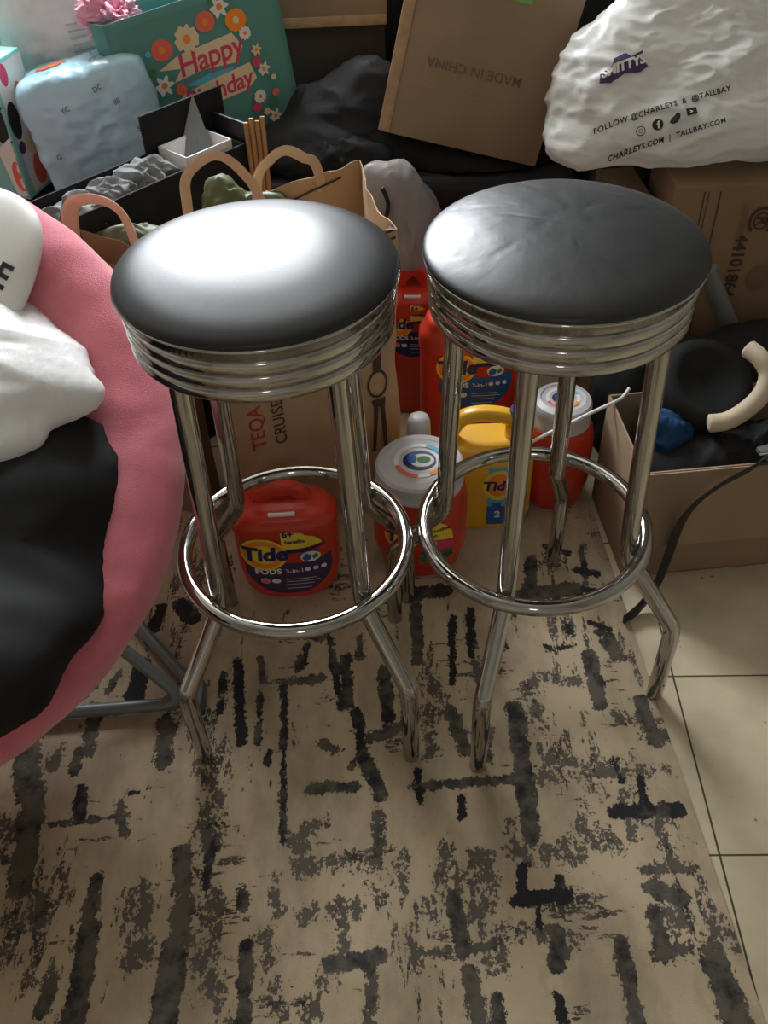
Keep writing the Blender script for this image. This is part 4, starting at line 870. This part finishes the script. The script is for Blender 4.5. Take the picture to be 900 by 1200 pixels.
d.add(xf(text2d('CHARLEYS.COM  |  TALLBAY.COM',.0115,.0003,.1,1.1),.012,-.085,.03),M['inkblk']);d.build('logo_print',co)

# low open cardboard box
BO=Matrix.Translation((.424,1.110,.001))@Matrix.Rotation(.06,4,'Z')
lb=thing('open_cardboard_box','low open cardboard box on the tiles holding the black bag, front flap folded down','cardboard box',(.63,1.2,0),'cardboard boxes')
mb=MB(BO);t_=.004;bw,bd_,bh=.46,.215,.250
mb.box((bw/2,bd_/2,t_/2),(bw,bd_,t_),.001);mb.box((bw/2,t_/2,bh/2),(bw,t_,bh),.001);mb.box((bw/2,bd_-t_/2,bh/2),(bw,t_,bh),.001);mb.box((t_/2,bd_/2,bh/2),(t_,bd_,bh),.001);mb.box((bw-t_/2,bd_/2,bh/2),(t_,bd_,bh),.001)
mb.build('box_body',M['card'],lb,30)
MB(BO).box((bw/2,-.020,bh-.068),(bw-.004,.004,.140),.001,rot=Rx(-.25)).build('box_flap',M['card'],lb,30)
# black bag in the box
p1=thing('backpack','black bag with dangling webbing strap sitting in the low open box','bag',(.64,1.2,.1),'black bags')
MB().add(*blob([((.665,1.205,.155),(.19,.075,.095)),((.56,1.215,.175),(.11,.065,.05))],(.66,1.205,.19),k=.03,nu=110,nv=60,amp=.016,freq=12,seed=41,zmin=.03,fine=.3,rmax=.4)).build('bag_body',M['blackfab'],p1,80)
sp=catmull([(.640,1.145,.262),(.600,1.100,.268),(.535,1.066,.262),(.500,1.062,.225),(.484,1.062,.180),(.479,1.062,.125),(.474,1.058,.085),(.462,1.045,.050),(.435,1.025,.018),(.402,1.000,.0125)],8)
MB().tube(sp,.0155,8,flat=.12,up=(.2,1,.1)).build('webbing_strap',M['blacknylon'],p1,60)
MB().box((.640,1.135,.266),(.05,.03,.010),.003,rot=Rz(.3)).build('buckle',M['greytube'],p1)
MB().tube(catmull([(.61,1.12,.272),(.64,1.115,.278),(.67,1.125,.272)],4),.004,8).build('buckle_ring',M['chrome'],p1,60,{'label':'small metal ring'})
bl=MB().add(*blob([((.50,1.235,.215),(.045,.035,.055))],(.50,1.235,.215),nu=50,nv=30,amp=.012,freq=20,seed=9)).build('blue_cloth',M['bluefab'],None,80)
tag(bl,'bit of dark blue cloth tucked in the corner of the low open box','cloth')
# round padded black headrest with a beige foam bumper
hr=thing('padded_headrest','round black padded headrest with curved beige foam bumper on the black pile','cushion',(.60,1.33,.25),'black bags')
hc=V((.568,1.295,.285))
MB(Matrix.Translation(hc)@Matrix.Rotation(.55,4,'X')@Matrix.Rotation(.1,4,'Y')).lathe([(0,-.05),(.06,-.05),(.078,-.04),(.086,-.015),(.086,.0),(.078,.018),(.06,.024),(.05,.018),(.0,.006)],seg=60).build('pad_body',M['blackfab'],hr,70)
MB(Matrix.Translation(hc)@Matrix.Rotation(.55,4,'X')).tube([(.089*math.cos(a),.089*math.sin(a),-.02) for a in [PI*1.08+PI*.42*i/20 for i in range(21)]],.0016,8).build('piping',M['silver'],hr,60,{'label':'shiny edge piping'})
MB().tube(catmull([(.552,1.208,.270),(.582,1.206,.275),(.612,1.212,.292),(.636,1.221,.318),(.645,1.238,.344),(.634,1.258,.362),(.618,1.281,.368)],8),[.011]+[.0155]*47+[.013],14).build('foam_bumper',M['beigefoam'],hr,80,{'label':'beige curved foam bumper'})
# black sack on the floor behind the box
p2=thing('duffel_bag','black slouching sack on the floor behind the low open box','bag',(.62,1.42,0),'black bags')
MB().add(*blob([((.62,1.425,.13),(.195,.085,.135)),((.72,1.42,.24),(.12,.08,.075)),((.52,1.43,.20),(.10,.075,.10)),((.47,1.40,.16),(.045,.05,.11))],(.61,1.425,.16),k=.04,nu=110,nv=60,amp=.014,freq=9,seed=51,zmin=.002,fine=.3,rmax=.5)).build('bag_body',M['blackfab'],p2,80)
MB().tube([(.603,1.485,.400),(.665,1.478,.285)],.017,20).build('grey_pole',M['bluegrey']);tp=bpy.data.objects['grey_pole'];tp.name='plastic_tube';tag(tp,'grey plastic tube leaning beside the right stool seat','tube')
cp2=catmull([(.262,1.262,.198),(.300,1.262,.222),(.335,1.268,.236),(.37,1.28,.246),(.405,1.29,.256),(.43,1.305,.258),(.445,1.32,.266)],7)
tag(MB().tube(cp2,.0032,8).build('charging_cable',M['whitep'],None,60),'thin white cable trailing from the orange canister over the low box edge','cable')

# ================================================================ CAMERA
cam=bpy.data.cameras.new('camera');co_=bpy.data.objects.new('camera',cam);COL.objects.link(co_);SC.camera=co_
f=1086.3835;pi_=math.radians(44.0578);ro_=math.radians(-2.6964)
cam.sensor_fit='VERTICAL';cam.sensor_height=24;cam.lens=24*f/1200;cam.clip_start=.02
fw=V((0,math.cos(pi_),-math.sin(pi_)));rx=V((1,0,0));uy=V((0,math.sin(pi_),math.cos(pi_)))
rr=rx*math.cos(ro_)+uy*math.sin(ro_);uu=uy*math.cos(ro_)-rx*math.sin(ro_)
co_.matrix_world=Matrix(((rr.x,uu.x,-fw.x,0),(rr.y,uu.y,-fw.y,0),(rr.z,uu.z,-fw.z,1.4996*.845),(0,0,0,1)))
vs_=SC.view_settings;vs_.view_transform='Standard';vs_.look='None';vs_.gamma=1;vs_.use_curve_mapping=False;vs_.exposure=EXPO
SC.cycles.max_bounces=8;SC.cycles.transparent_max_bounces=12
for o in bpy.data.objects:
    if '_o' in o.keys():del o['_o']
